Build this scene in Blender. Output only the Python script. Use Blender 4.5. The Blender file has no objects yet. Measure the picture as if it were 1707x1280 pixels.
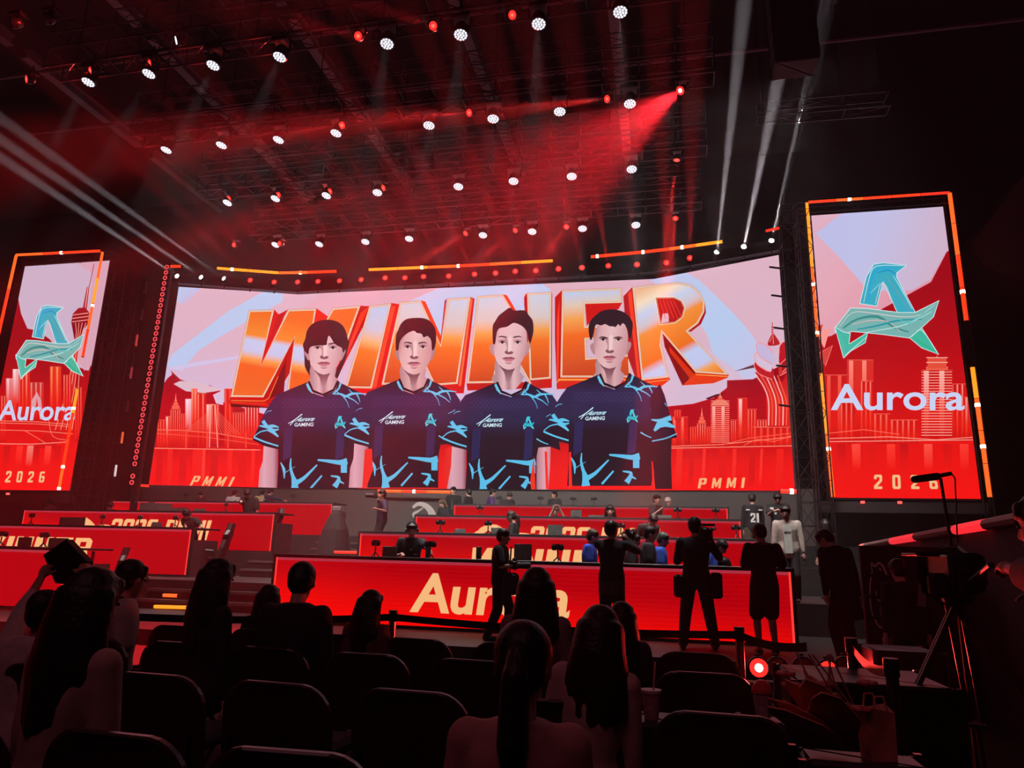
import bpy, math, random
import numpy as np
from mathutils import Matrix, Vector
from mathutils.geometry import tessellate_polygon
random.seed(7)
SC = bpy.context.scene
COL = SC.collection
# ---------------------------------------------------------------- camera
F = 1183.0
EYE = np.array([0, 0, 1.15])
_z = np.array([133, 4810, -F]); _z /= np.linalg.norm(_z)
_x = np.array([5593, 136.3, F]); _x /= np.linalg.norm(_x)
_x -= _z * _x.dot(_z); _x /= np.linalg.norm(_x)
_y = np.cross(_z, _x)
M = np.array([_x, _y, _z])
cam = bpy.data.cameras.new('camera')
cam.sensor_width = 36; cam.lens = F / 1707 * 36; cam.clip_end = 300; cam.clip_start = .05
co = bpy.data.objects.new('camera', cam); COL.objects.link(co)
mw = Matrix([list(M[i]) + [EYE[i]] for i in range(3)] + [[0, 0, 0, 1]])
co.matrix_world = mw
SC.camera = co
def ray(x, y):
    return M @ np.array([x - 853.5, 640 - y, -F])
def PY(x, y, Y):
    d = ray(x, y); return EYE + d * (Y / d[1])
def PX(x, y, X):
    d = ray(x, y); return EYE + d * (X / d[0])
def PZ(x, y, Z):
    d = ray(x, y); return EYE + d * ((Z - EYE[2]) / d[2])
def PP(x, y, p0, n):
    d = ray(x, y); return EYE + d * (np.dot(p0 - EYE, n) / np.dot(d, n))
# ---------------------------------------------------------------- world, colour, exposure
SC.view_settings.view_transform = 'Standard'; SC.view_settings.look = 'None'
SC.view_settings.exposure = 0; SC.view_settings.gamma = 1; SC.view_settings.use_curve_mapping = False
w = bpy.data.worlds.new('hall'); SC.world = w; w.use_nodes = True
w.node_tree.nodes['Background'].inputs[0].default_value = (1, .25, .4, 1)
w.node_tree.nodes['Background'].inputs[1].default_value = .004
SC.cycles.max_bounces = 4; SC.cycles.diffuse_bounces = 2; SC.cycles.glossy_bounces = 2
SC.cycles.volume_bounces = 0; SC.cycles.transmission_bounces = 2; SC.cycles.transparent_max_bounces = 6
SC.cycles.use_light_tree = True; SC.cycles.sample_clamp_indirect = 3
SC.cycles.use_denoising = True
def area(name, loc, tgt, sx, sy, power, col, spread=180):
    l = bpy.data.lights.new(name, 'AREA'); l.shape = 'RECTANGLE'; l.size = sx; l.size_y = sy; l.energy = power; l.color = col; l.spread = math.radians(spread)
    o = bpy.data.objects.new(name, l); COL.objects.link(o); o.location = loc; o.rotation_euler = (Vector(tgt) - Vector(loc)).to_track_quat('-Z', 'Y').to_euler()
area('hall_fill', (-2, -2, 9), (-1.5, 3.5, 0), 8, 2, 62, (1, .3, .4))       # dim reddish fill added to lift the audience's backs, no fixture there
area('stage_fill', (-4.5, 13.2, 10.4), (-4.5, 21, 1.5), 15, 1, 800, (1, .93, .88), 80)  # added neutral fill brightening the rear desks and fascia
area('stage_fill', (-3.2, 11.4, 9.6), (-3.2, 14.4, 1.5), 14, .6, 420, (1, .93, .88), 60)  # added neutral fill for players behind the front desks
area('hall_fill', (-2, 12, 6), (-2, 13, 17), 24, 12, 90, (1, .1, .3))       # magenta fill added below roof and rig to tint them maroon       # the neutral stage pair is added fill too
# ---------------------------------------------------------------- helpers
def s2l(c):
    return c / 12.92 if c <= .04045 else ((c + .055) / 1.055) ** 2.4
def hx(h):
    h = h.lstrip('#'); return tuple(int(h[i:i + 2], 16) / 255 for i in (0, 2, 4))
def lin(h):
    return tuple(s2l(c) for c in hx(h))
_mats = {}
def mat(name, col='#808080', rough=.6, metal=0., emis=None, strength=1., noise=0., scale=30., spec=.5, sampling=None, bump=0.):
    if name in _mats: return _mats[name]
    m = bpy.data.materials.new(name); m.use_nodes = True; _mats[name] = m
    nt = m.node_tree; b = nt.nodes['Principled BSDF']
    c = lin(col)
    b.inputs['Base Color'].default_value = (*c, 1); b.inputs['Roughness'].default_value = rough
    b.inputs['Metallic'].default_value = metal; b.inputs['Specular IOR Level'].default_value = spec
    if noise or bump:
        tc = nt.nodes.new('ShaderNodeTexCoord'); n = nt.nodes.new('ShaderNodeTexNoise')
        n.inputs['Scale'].default_value = scale; n.inputs['Detail'].default_value = 4
        nt.links.new(tc.outputs['Object'], n.inputs['Vector'])
        r = nt.nodes.new('ShaderNodeValToRGB')
        r.color_ramp.elements[0].position = .3; r.color_ramp.elements[1].position = .7
        r.color_ramp.elements[0].color = (*[v * (1 - noise) for v in c], 1)
        r.color_ramp.elements[1].color = (*[min(1, v * (1 + noise)) for v in c], 1)
        nt.links.new(n.outputs['Fac'], r.inputs['Fac']); nt.links.new(r.outputs['Color'], b.inputs['Base Color'])
        if bump:
            bp = nt.nodes.new('ShaderNodeBump'); bp.inputs['Strength'].default_value = bump; bp.inputs['Distance'].default_value = .01
            nt.links.new(n.outputs['Fac'], bp.inputs['Height']); nt.links.new(bp.outputs['Normal'], b.inputs['Normal'])
    if emis:
        b.inputs['Emission Color'].default_value = (*lin(emis), 1); b.inputs['Emission Strength'].default_value = strength
    if sampling: m.cycles.emission_sampling = sampling
    return m
def link(o, parent=None):
    COL.objects.link(o)
    if parent is not None:
        o.parent = parent
        if parent.name in WORLD_SPACE: o.matrix_parent_inverse = Matrix.Translation(-Vector(parent.location))
    return o
WORLD_SPACE = set()   # empties whose parts are built straight in hall coordinates
def wempty(*a, **k):
    o = empty(*a, **k); WORLD_SPACE.add(o.name); return o
def tag(o, label=None, cat=None, group=None, kind=None):
    if label: o['label'] = label
    if cat: o['category'] = cat
    if group: o['group'] = group
    if kind: o['kind'] = kind
    return o
def empty(name, loc=(0, 0, 0), rz=0, label=None, cat=None, group=None):
    o = bpy.data.objects.new(name, None); o.location = loc; o.rotation_euler = (0, 0, rz); o.empty_display_size = .1
    COL.objects.link(o); return tag(o, label, cat, group)
def copy_tree(o, parent=None):
    c = o.copy(); COL.objects.link(c)
    if parent is not None: c.parent = parent
    for ch in list(o.children): copy_tree(ch, c)
    return c
class MB:
    def __init__(s): s.v = []; s.f = []
    def add(s, vs, fs):
        k = len(s.v); s.v += [tuple(map(float, p)) for p in vs]; s.f += [tuple(i + k for i in f) for f in fs]; return s
    def box(s, a, b):
        (x0, y0, z0), (x1, y1, z1) = a, b
        return s.add([(x0, y0, z0), (x1, y0, z0), (x1, y1, z0), (x0, y1, z0), (x0, y0, z1), (x1, y0, z1), (x1, y1, z1), (x0, y1, z1)],
                     [(0, 3, 2, 1), (4, 5, 6, 7), (0, 1, 5, 4), (1, 2, 6, 5), (2, 3, 7, 6), (3, 0, 4, 7)])
    def cbox(s, c, d):
        return s.box([c[i] - d[i] / 2 for i in range(3)], [c[i] + d[i] / 2 for i in range(3)])
    def bbox(s, c, d, r):   # box with chamfered edges
        x, y, z = [k / 2 for k in d]; vs = []
        for zz, q in ((-z, r), (-z + r, 0), (z - r, 0), (z, r)):
            for sx, sy in ((-1, -1), (1, -1), (1, 1), (-1, 1)):
                a, b = (x - q, y - q - r) , (x - q - r, y - q)
                p = [(sx * a[0], sy * a[1]), (sx * b[0], sy * b[1])]
                if sx * sy > 0: p = p[::-1]
                for u in p: vs.append((c[0] + u[0], c[1] + u[1], c[2] + zz))
        fs = [tuple(range(7, -1, -1)), tuple(range(24, 32))]
        for k in range(3):
            for i in range(8):
                j = (i + 1) % 8; fs.append((k * 8 + i, k * 8 + j, k * 8 + 8 + j, k * 8 + 8 + i))
        return s.add(vs, fs)
    def tube(s, p, q, r, r2=None, n=8, cap=True):
        p = np.array(p, float); q = np.array(q, float); r2 = r if r2 is None else r2
        d = q - p; L = np.linalg.norm(d)
        if L < 1e-9: return s
        d /= L; u = np.cross(d, (0, 0, 1) if abs(d[2]) < .9 else (1, 0, 0)); u /= np.linalg.norm(u); w_ = np.cross(d, u)
        vs = []
        for c, rr in ((p, r), (q, r2)):
            for i in range(n):
                a = 2 * math.pi * i / n; vs.append(c + rr * (math.cos(a) * u + math.sin(a) * w_))
        fs = [(i, (i + 1) % n, n + (i + 1) % n, n + i) for i in range(n)]
        if cap: fs += [tuple(range(n - 1, -1, -1)), tuple(range(n, 2 * n))]
        return s.add(vs, fs)
    def path(s, pts, r, n=6):
        for a, b in zip(pts[:-1], pts[1:]): s.tube(a, b, r, n=n)
        return s
    def loft(s, secs, cap=True):   # secs: list of closed rings with equal counts
        n = len(secs[0]); k = len(s.v)
        for r in secs: s.v += [tuple(map(float, p)) for p in r]
        for j in range(len(secs) - 1):
            for i in range(n):
                s.f.append((k + j * n + i, k + j * n + (i + 1) % n, k + (j + 1) * n + (i + 1) % n, k + (j + 1) * n + i))
        if cap:
            s.f.append(tuple(k + i for i in range(n - 1, -1, -1))); s.f.append(tuple(k + (len(secs) - 1) * n + i for i in range(n)))
        return s
    def lathe(s, prof, c=(0, 0, 0), n=16, axis=None):
        secs = []
        for r, z in prof:
            secs.append([(c[0] + r * math.cos(2 * math.pi * i / n), c[1] + r * math.sin(2 * math.pi * i / n), c[2] + z) for i in range(n)])
        return s.loft(secs)
    def ball(s, c, r, n=10, R=None):
        r = (r, r, r) if np.isscalar(r) else r; secs = []
        for j in range(1, n):
            t = math.pi * j / n
            ring = [np.array((r[0] * math.sin(t) * math.cos(a), r[1] * math.sin(t) * math.sin(a), -r[2] * math.cos(t))) for a in [2 * math.pi * i / (2 * n) for i in range(2 * n)]]
            if R is not None: ring = [R @ p for p in ring]
            secs.append([p + np.array(c) for p in ring])
        return s.loft(secs)
    def cap(s, p, q, r, r2=None, n=8):   # capsule
        r2 = r if r2 is None else r2
        p = np.array(p, float); q = np.array(q, float); d = q - p; L = np.linalg.norm(d)
        if L < 1e-6: return s.ball(p, r, n)
        d /= L; u = np.cross(d, (0, 0, 1) if abs(d[2]) < .9 else (1, 0, 0)); u /= np.linalg.norm(u); w_ = np.cross(d, u)
        secs = []
        for c, rr, a0, a1 in ((p, r, -1.45, 0), (q, r2, 0, 1.45)):
            for k in range(4):
                t = a0 + (a1 - a0) * k / 3
                secs.append([c + d * rr * math.sin(t) + rr * math.cos(t) * (math.cos(2 * math.pi * i / n) * u + math.sin(2 * math.pi * i / n) * w_) for i in range(n)])
        return s.loft(secs)
    def xf(s, m, start=0):
        m = Matrix(m) if not isinstance(m, Matrix) else m
        for i in range(start, len(s.v)): s.v[i] = tuple(m @ Vector(s.v[i]))
        return s
    def build(s, name, m, parent=None, smooth=False, loc=None, rz=0):
        me = bpy.data.meshes.new(name); me.from_pydata(s.v, [], s.f)
        me.materials.append(m)
        if smooth: me.polygons.foreach_set('use_smooth', [True] * len(me.polygons))
        me.update()
        o = bpy.data.objects.new(name, me); link(o, parent)
        if loc is not None: o.location = loc
        o.rotation_euler = (0, 0, rz)
        return o
# ---------------------------------------------------------------- picture drawing on LED panels
def emat(name, strength=1.0):
    if name in _mats: return _mats[name]
    m = bpy.data.materials.new(name); m.use_nodes = True; _mats[name] = m
    nt = m.node_tree; nt.nodes.remove(nt.nodes['Principled BSDF'])
    a = nt.nodes.new('ShaderNodeVertexColor'); a.layer_name = 'Col'
    e = nt.nodes.new('ShaderNodeEmission'); e.inputs[1].default_value = strength
    nt.links.new(a.outputs[0], e.inputs[0]); nt.links.new(e.outputs[0], nt.nodes['Material Output'].inputs[0])
    return m
def clip(poly, n, c, keep):   # half plane n.p - c, keep sign
    out = []
    for i in range(len(poly)):
        a, b = poly[i], poly[(i + 1) % len(poly)]
        da, db = (n[0] * a[0] + n[1] * a[1] - c) * keep, (n[0] * b[0] + n[1] * b[1] - c) * keep
        if da >= 0: out.append(a)
        if (da > 0 and db < 0) or (da < 0 and db > 0):
            t = da / (da - db); out.append((a[0] + (b[0] - a[0]) * t, a[1] + (b[1] - a[1]) * t))
    return out
def hp(a, b, ref):
    n = np.array((a[1] - b[1], b[0] - a[0]), float); c = n.dot(a)
    if n.dot(ref) < c: n, c = -n, -c
    return (n, c)
def smooth(pts, k=4):
    n = len(pts); out = []
    for i in range(n):
        p0, p1, p2, p3 = [np.array(pts[(i + j - 1) % n], float) for j in range(4)]
        for t in [j / k for j in range(k)]:
            out.append(tuple(.5 * ((2 * p1) + (-p0 + p2) * t + (2 * p0 - 5 * p1 + 4 * p2 - p3) * t * t + (-p0 + 3 * p1 - 3 * p2 + p3) * t ** 3)))
    return out
def inset(pts, d):
    n = len(pts); A = sum(pts[i][0] * pts[(i + 1) % n][1] - pts[(i + 1) % n][0] * pts[i][1] for i in range(n))
    sg = 1 if A > 0 else -1; out = []
    for i in range(n):
        p, a, b = [np.array(pts[j], float) for j in (i, i - 1, (i + 1) % n)]
        e1 = p - a; e2 = b - p; e1 /= max(1e-6, np.linalg.norm(e1)); e2 /= max(1e-6, np.linalg.norm(e2))
        n1 = np.array((-e1[1], e1[0])) * sg; n2 = np.array((-e2[1], e2[0])) * sg
        m_ = n1 + n2; q = m_.dot(n1); m_ = m_ / max(q, .35)
        out.append(tuple(p + m_ * d))
    return out
class Art:
    def __init__(s, planes, bounds, eps=.0003):
        # planes: list of (xa, xb lines) segments: [(line, p0, n)], line = (n2, c) clip boundary to the next
        s.planes = planes; s.bounds = bounds; s.tri = []; s.k = 0; s.bb = []; s.eps = eps; s.T = lambda p: p
    def frame(s, x0, y0, sc, dx=0, dy=0, k=1, cx=0, cy=0):
        def T(p):
            x, y = x0 + p[0] / sc, y0 + p[1] / sc
            return (cx + (x - cx) * k + dx, cy + (y - cy) * k + dy)
        s.T = T
    def layer(s, pts):   # one thin layer above whatever this shape overlaps
        xs = [p[0] for p in pts]; ys = [p[1] for p in pts]; b = (min(xs) + .25, min(ys) + .25, max(xs) - .25, max(ys) - .25); k = 0
        if s.bb:
            B = np.array(s.bb); m_ = (B[:, 0] < b[2]) & (B[:, 2] > b[0]) & (B[:, 1] < b[3]) & (B[:, 3] > b[1])
            if m_.any(): k = int(B[m_, 4].max())
        s.k = k + 1; s.bb.append((*b, s.k)); s.top = max(getattr(s, 'top', 0), s.k)
    def poly(s, pts, col, holes=(), sm=0, raw=False):
        T = (lambda p: p) if raw else s.T
        loops = []
        for l in [pts] + list(holes):
            if sm: l = smooth(l, sm)
            loops.append([T(p) for p in l])
        g = None
        if isinstance(col, tuple):
            a, b, st = col; a, b = T(a), T(b)
            ax = np.array(b, float) - np.array(a); L2 = ax.dot(ax); g = (ax / L2, np.array(a).dot(ax) / L2, st)
        flat = [p for l in loops for p in l]; s.layer(flat)
        tr = tessellate_polygon([[Vector((p[0], p[1], 0)) for p in l] for l in loops])
        for t in tr:
            pl = [flat[i] for i in t]
            for n, c in s.bounds: pl = clip(pl, n, c, 1) if len(pl) > 2 else []
            if len(pl) < 3: continue
            pcs = [pl]
            if g:
                for tt, _ in g[2]:
                    nx = []
                    for q in pcs:
                        for kp in (1, -1):
                            r = clip(q, g[0], g[1] + tt, kp)
                            if len(r) > 2: nx.append(r)
                    pcs = nx
            for q in pcs:
                if g:
                    cs = []
                    for p in q:
                        t_ = g[0].dot(p) - g[1]; st = g[2]
                        if t_ <= st[0][0]: c = hx(st[0][1])
                        elif t_ >= st[-1][0]: c = hx(st[-1][1])
                        else:
                            for (ta, ca), (tb, cb) in zip(st[:-1], st[1:]):
                                if ta <= t_ <= tb:
                                    f = (t_ - ta) / max(1e-9, tb - ta); ca, cb = hx(ca), hx(cb)
                                    c = tuple(ca[i] + (cb[i] - ca[i]) * f for i in range(3)); break
                        cs.append(c)
                else: cs = [hx(col)] * len(q)
                s.tri.append((q, cs, s.k))
        return s
    def rect(s, x0, y0, x1, y1, col): return s.poly([(x0, y0), (x1, y0), (x1, y1), (x0, y1)], col)
    def line(s, pts, w_, col, sm=0, taper=None):
        if sm:
            P = [np.array(p, float) for p in pts]; P = [2 * P[0] - P[1]] + P + [2 * P[-1] - P[-2]]; out = []
            for i in range(1, len(P) - 2):
                p0, p1, p2, p3 = P[i - 1:i + 3]
                for t in [j / sm for j in range(sm)]:
                    out.append(.5 * ((2 * p1) + (-p0 + p2) * t + (2 * p0 - 5 * p1 + 4 * p2 - p3) * t * t + (-p0 + 3 * p1 - 3 * p2 + p3) * t ** 3))
            pts = out + [P[-2]]
        P = [np.array(p, float) for p in pts]; n = len(P); L, R = [], []
        for i in range(n):
            d = P[min(i + 1, n - 1)] - P[max(i - 1, 0)]; d /= max(1e-6, np.linalg.norm(d)); nn = np.array((-d[1], d[0]))
            ww = w_ if taper is None else w_ * (taper[0] + (taper[1] - taper[0]) * i / (n - 1) if len(taper) == 2 else np.interp(i / (n - 1), [0, .5, 1], taper))
            L.append(tuple(P[i] + nn * ww / 2)); R.append(tuple(P[i] - nn * ww / 2))
        return s.poly(L + R[::-1], col)
    def build(s, name, m, parent=None):
        v, f, cols = [], [], []
        def cc_clip(qq, cc, n2, c, kp):
            o, oc = [], []
            for i in range(len(qq)):
                a, b = qq[i], qq[(i + 1) % len(qq)]; ca, cb = cc[i], cc[(i + 1) % len(qq)]
                da, db = [(n2[0] * p[0] + n2[1] * p[1] - c) * kp for p in (a, b)]
                if da >= 0: o.append(a); oc.append(ca)
                if (da > 0 and db < 0) or (da < 0 and db > 0):
                    t = da / (da - db); o.append((a[0] + (b[0] - a[0]) * t, a[1] + (b[1] - a[1]) * t)); oc.append(tuple(ca[j] + (cb[j] - ca[j]) * t for j in range(3)))
            return o, oc
        for q, cs, k in s.tri:
            for (bounds, p0, n) in s.planes:
                qq, cc = q, cs
                for n2, c in bounds:
                    if len(qq) > 2: qq, cc = cc_clip(qq, cc, n2, c, 1)
                if len(qq) > 2:
                    b0 = len(v)
                    for p in qq: v.append(tuple(PP(p[0], p[1], p0 + n * (k * s.eps + .004), n)))
                    f.append(tuple(range(b0, b0 + len(qq)))); cols += cc
        me = bpy.data.meshes.new(name); me.from_pydata(v, [], f); me.materials.append(m)
        at = me.color_attributes.new('Col', 'FLOAT_COLOR', 'CORNER')
        arr = np.array([[s2l(min(1, max(0, c))) for c in cc] + [1.0] for cc in cols], dtype=np.float32).ravel()
        at.data.foreach_set('color', arr); me.update()
        o = bpy.data.objects.new(name, me); return link(o, parent)
def text_loops(txt, off=0.0, size=1, shear=0):
    cu = bpy.data.curves.new('t', 'FONT'); cu.body = txt; cu.offset = off; cu.size = size; cu.shear = shear; cu.resolution_u = 4
    o = bpy.data.objects.new('t', cu); COL.objects.link(o)
    dg = bpy.context.evaluated_depsgraph_get(); me = bpy.data.meshes.new_from_object(o.evaluated_get(dg))
    vs = [(v.co.x, v.co.y) for v in me.vertices]; fs = [tuple(p.vertices) for p in me.polygons]
    bpy.data.objects.remove(o); bpy.data.curves.remove(cu); bpy.data.meshes.remove(me)
    return vs, fs
def art_text(art, txt, quad, col, off=.02, shear=0):
    """quad: bottom-left, bottom-right, top-right, top-left in picture pixels"""
    vs, fs = text_loops(txt, off, 1, shear)
    xs = [v[0] for v in vs]; ys = [v[1] for v in vs]; x0, x1, y0, y1 = min(xs), max(xs), min(ys), max(ys)
    bl, br, tr, tl = [np.array(q, float) for q in quad]
    P = []
    for x, y in vs:
        u, t = (x - x0) / (x1 - x0), (y - y0) / (y1 - y0)
        P.append(tuple((1 - t) * ((1 - u) * bl + u * br) + t * ((1 - u) * tl + u * tr)))
    art.layer(P)
    for f in fs:
        pl = [P[i] for i in f]
        for n, c in art.bounds: pl = clip(pl, n, c, 1) if len(pl) > 2 else []
        if len(pl) > 2: art.tri.append((pl, [hx(col)] * len(pl), art.k))
G = {  # block glyphs on a unit box, y up: outer loop, then holes
 'W': [[(0, 1), (.24, 1), (.27, .42), (.44, 1), (.6, 1), (.63, .42), (.77, 1), (1, 1), (.72, 0), (.52, 0), (.47, .5), (.3, 0), (.08, 0)]],
 'I': [[(0, 0), (1, 0), (1, 1), (0, 1)]],
 'N': [[(0, 0), (0, 1), (.36, 1), (.67, .42), (.67, 1), (1, 1), (1, 0), (.68, 0), (.33, .6), (.33, 0)]],
 'E': [[(0, 0), (1, 0), (1, .22), (.36, .22), (.36, .4), (.9, .4), (.9, .6), (.36, .6), (.36, .78), (1, .78), (1, 1), (0, 1)]],
 'R': [[(0, 0), (0, 1), (.8, 1), (1, .86), (1, .5), (.84, .4), (1, 0), (.66, 0), (.54, .36), (.34, .36), (.34, 0)], [(.34, .56), (.34, .8), (.68, .8), (.68, .56)]],
 'P': [[(0, 0), (0, 1), (.85, 1), (1, .9), (1, .48), (.85, .38), (.35, .38), (.35, 0)], [(.35, .55), (.35, .84), (.66, .84), (.66, .55)]],
 'M': [[(0, 0), (0, 1), (.28, 1), (.5, .45), (.72, 1), (1, 1), (1, 0), (.76, 0), (.76, .55), (.58, .1), (.42, .1), (.24, .55), (.24, 0)]],
 '2': [[(0, 0), (1, 0), (1, .18), (.4, .18), (1, .55), (1, .9), (.86, 1), (.14, 1), (0, .9), (0, .68), (.33, .68), (.33, .82), (.66, .82), (.66, .62), (0, .22)]],
 '0': [[(.14, 0), (.86, 0), (1, .1), (1, .9), (.86, 1), (.14, 1), (0, .9), (0, .1)], [(.34, .18), (.34, .82), (.66, .82), (.66, .18)]],
 '6': [[(.14, 0), (.86, 0), (1, .1), (1, .5), (.86, .6), (.35, .6), (.35, .82), (.9, .82), (.9, 1), (.14, 1), (0, .9), (0, .1)], [(.34, .17), (.34, .43), (.66, .43), (.66, .17)]],
}
def glyphs(art, txt, quad, col, widths=None, gap=.35, sh=0., raw=True):
    """block lettering stretched over a quad bl, br, tr, tl"""
    ws = {'W': 1.5, 'I': .36, 'M': 1.15, ' ': .5}
    tot = sum(ws.get(c, 1) for c in txt) + gap * (len(txt) - 1); x = 0
    bl, br, tr, tl = [np.array(q, float) for q in quad]
    for c in txt:
        w_ = ws.get(c, 1)
        if c != ' ':
            L = []
            for loop in G[c]:
                l = []
                for (gx, gy) in loop:
                    u, t = (x + gx * w_) / tot + sh * (gy - .5), gy
                    l.append(tuple((1 - t) * ((1 - u) * bl + u * br) + t * ((1 - u) * tl + u * tr)))
                L.append(l)
            art.poly(L[0], col, holes=L[1:], raw=raw)
        x += w_ + gap
# ================================================================ setting
YM, YS = 23.5, 21.3
ROWY = {'A': 11.0, 'B': 14.3, 'C': 17.7, 'D': 21.1}
ROWZ = {'A': .05, 'B': .56, 'C': 1.12, 'D': 1.66}
black = mat('matte_black_paint', '#1a1416', .55, noise=.3, scale=4)
steel = mat('dull_truss_aluminium', '#3e363a', .45, metal=.6, noise=.15)
darkmetal = mat('dark_metal', '#2a2224', .4, metal=.5)
deckm = mat('stage_deck_carpet', '#151113', .6, noise=.25, scale=6, bump=.2)
floorm = mat('hall_floor_carpet', '#1c1517', .8, noise=.3, scale=3)
wallm = mat('hall_wall_panels', '#1b1416', .9, noise=.2, scale=.6)
def sbox(name, a, b, m, kind='structure'):
    return tag(MB().box(a, b).build(name, m), kind=kind)
AF = -.15
sbox('floor', (-34, -3, -.5), (24, 9.2, AF), floorm)
sbox('wall_back', (-34, 27.5, AF), (24, 28, 18), wallm)
sbox('wall_left', (-34.5, -3, AF), (-34, 28, 18), wallm)
sbox('wall_right', (18, -3, AF), (18.5, 28, 18), wallm)
sbox('ceiling', (-34, -3, 17.5), (24, 28, 18), wallm)
# stepped stage: apron and three risers behind it
sbox('stage_apron_floor', (-34, 9.2, -.5), (18, 12.9, .05), deckm)
for k, (r, y0, y1) in enumerate((('B', 12.9, 16.3), ('C', 16.3, 19.7), ('D', 19.7, 27.5))):
    sbox('stage_riser_floor', (-30, y0, -.5), (14, y1, ROWZ[r]), deckm)
# fascia wall under the main screen
zt = float(PY(793, 477, YM)[2]); zb = float(PY(793, 814.5, YM)[2])
PL, PR = PY(497, 490, YM), PY(1090, 465, YM)
pl0, pr1 = PZ(298, 478, zt), PZ(1298, 425, zt)
def wing_n(a, b):
    d = (b - a)[:2]; n = np.array((d[1], -d[0], 0)); n /= np.linalg.norm(n)
    return n if n[1] < 0 else -n
nL, nR, nC = wing_n(pl0, PL), wing_n(PR, pr1), np.array((0, -1., 0))
fasc = mat('grey_stage_fascia', '#4c4442', .7, noise=.08, scale=.7)
def slab(name, pts, z0, z1, th, m, parent=None, kind=None, off=0.):
    """upright slab following a plan polyline, thickness th going back"""
    f, bk = [], []
    for i, p in enumerate(pts):
        d = np.array(pts[min(i + 1, len(pts) - 1)][:2]) - np.array(pts[max(i - 1, 0)][:2]); d /= np.linalg.norm(d)
        nn = np.array((-d[1], d[0])); nn = nn if nn[1] > 0 else -nn
        f.append(np.array(p[:2]) + nn * off); bk.append(np.array(p[:2]) + nn * (off + th))
    mb = MB(); secs = [[(*f[i], z0), (*f[i], z1), (*bk[i], z1), (*bk[i], z0)] for i in range(len(pts))]
    mb.loft(secs); o = mb.build(name, m, parent)
    if kind: tag(o, kind=kind)
    return o
plan = [pl0, PL, PR, pr1]
def ext(plan, e):
    a, b = np.array(plan[0]), np.array(plan[-1]); da = (a - plan[1]) / np.linalg.norm(a - plan[1]); db = (b - plan[-2]) / np.linalg.norm(b - plan[-2])
    return [a + da * e] + plan[1:-1] + [b + db * e]
slab('wall_fascia', ext(plan, .6), 1.5, zb - .06, .25, fasc, kind='structure', off=.05)
# ---------------------------------------------------------------- main LED wall
wall = wempty('led_screen', (PL[0] + 6, YM + .3, zb), label='huge folded LED screen above the stage showing four players before the word WINNER', cat='led screen')
slab('panel_housing', ext(plan, .05), zb - .04, zt + .04, .35, black, wall, off=.01)
LEDM = emat('led_picture', 1.0)
TL, TR, BLx, BRx = (298, 478), (1298, 425), (248, 808), (1325, 818)
fl, fr = ((497, 490), (463, 813)), ((1090, 465), (1098, 817))
planes = [([hp(TL, (497, 490), (300, 700)), hp(*fl, (300, 600)), hp((248, 808), (463, 813), (300, 600)), hp(TL, BLx, (600, 600))], PL, nL),
          ([hp((497, 490), (1090, 465), (700, 600)), hp(*fl, (700, 600)), hp(*fr, (700, 600)), hp((463, 813), (1098, 817), (700, 600))], PL, nC),
          ([hp((1090, 465), TR, (1200, 600)), hp(*fr, (1200, 600)), hp((1098, 817), BRx, (1200, 600)), hp(TR, BRx, (1100, 600))], PR, nR)]
A = Art(planes, [])
R0 = lambda: A.frame(0, 0, 1)
R0()
PALE, BLU, PNK, DRED = '#cfbcdb', '#b9ccf0', '#e2b2c3', '#a3041b'
A.poly([(200, 400), (1400, 380), (1400, 830), (200, 830)], ((700, 470), (700, 720), [(0, '#e0b4c6'), (.4, '#dcb4c8'), (.8, '#d0bbdc'), (1, '#c8c0e6')]))
A.frame(270, 460, 6.4)
A.poly([(170, 115), (420, 130), (300, 240), (215, 305), (130, 250)], ((170, 120), (300, 300), [(0, BLU), (1, '#cdbbe0')]))
A.poly([(40, 960), (120, 830), (400, 610), (700, 380), (1040, 190), (1290, 120), (1290, 270), (1000, 430), (600, 660), (400, 790), (220, 985)], BLU)
A.poly([(40, 985), (300, 930), (820, 850), (820, 880), (230, 985), (230, 1010)], '#cfc6ea')
R0()
A.poly([(520, 530), (700, 480), (760, 470), (940, 462), (880, 520), (640, 580)], '#bfcbef')
A.poly([(560, 470), (760, 468), (640, 520), (520, 560), (440, 560)], '#e3aec0')
A.poly([(1085, 466), (1145, 455), (1200, 500), (1255, 560), (1280, 610), (1285, 660), (1210, 660), (1180, 560), (1130, 500)], ((1100, 470), (1280, 650), [(0, '#c3c8ec'), (.5, BLU), (1, '#cfc2e4')]), sm=3)
A.poly([(900, 470), (985, 466), (1090, 470), (1110, 500), (1000, 540)], '#e2b0c2')
A.poly([(1150, 560), (1230, 620), (1290, 700), (1100, 690), (1090, 620)], '#d9bbd3')
# dark red sky under the pale clouds
A.poly([(230, 655), (262, 655), (281, 628), (283, 616), (300, 632), (330, 644), (350, 642), (369, 652), (360, 660), (372, 670), (440, 690), (520, 680), (760, 700), (960, 690), (1100, 682), (1115, 677), (1155, 673), (1190, 663), (1212, 646), (1212, 634), (1255, 632), (1320, 600), (1330, 760), (230, 760)],
       ((700, 600), (700, 760), [(0, '#8c0318'), (.4, '#b40418'), (1, '#c80a12')]))
A.poly([(270, 617), (284, 616), (287, 624), (280, 630), (268, 631)], PALE)
A.poly([(289, 640), (300, 635), (330, 637), (372, 650), (360, 652), (340, 655), (310, 652)], '#dcbccb')
A.poly([(355, 658), (372, 650), (372, 675), (360, 672)], '#d7c0dc')
A.poly([(1176, 664), (1194, 657), (1212, 655), (1180, 666)], '#5e1224')
A.poly([(1224, 619), (1258, 607), (1262, 612)], '#6a3040')
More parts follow.
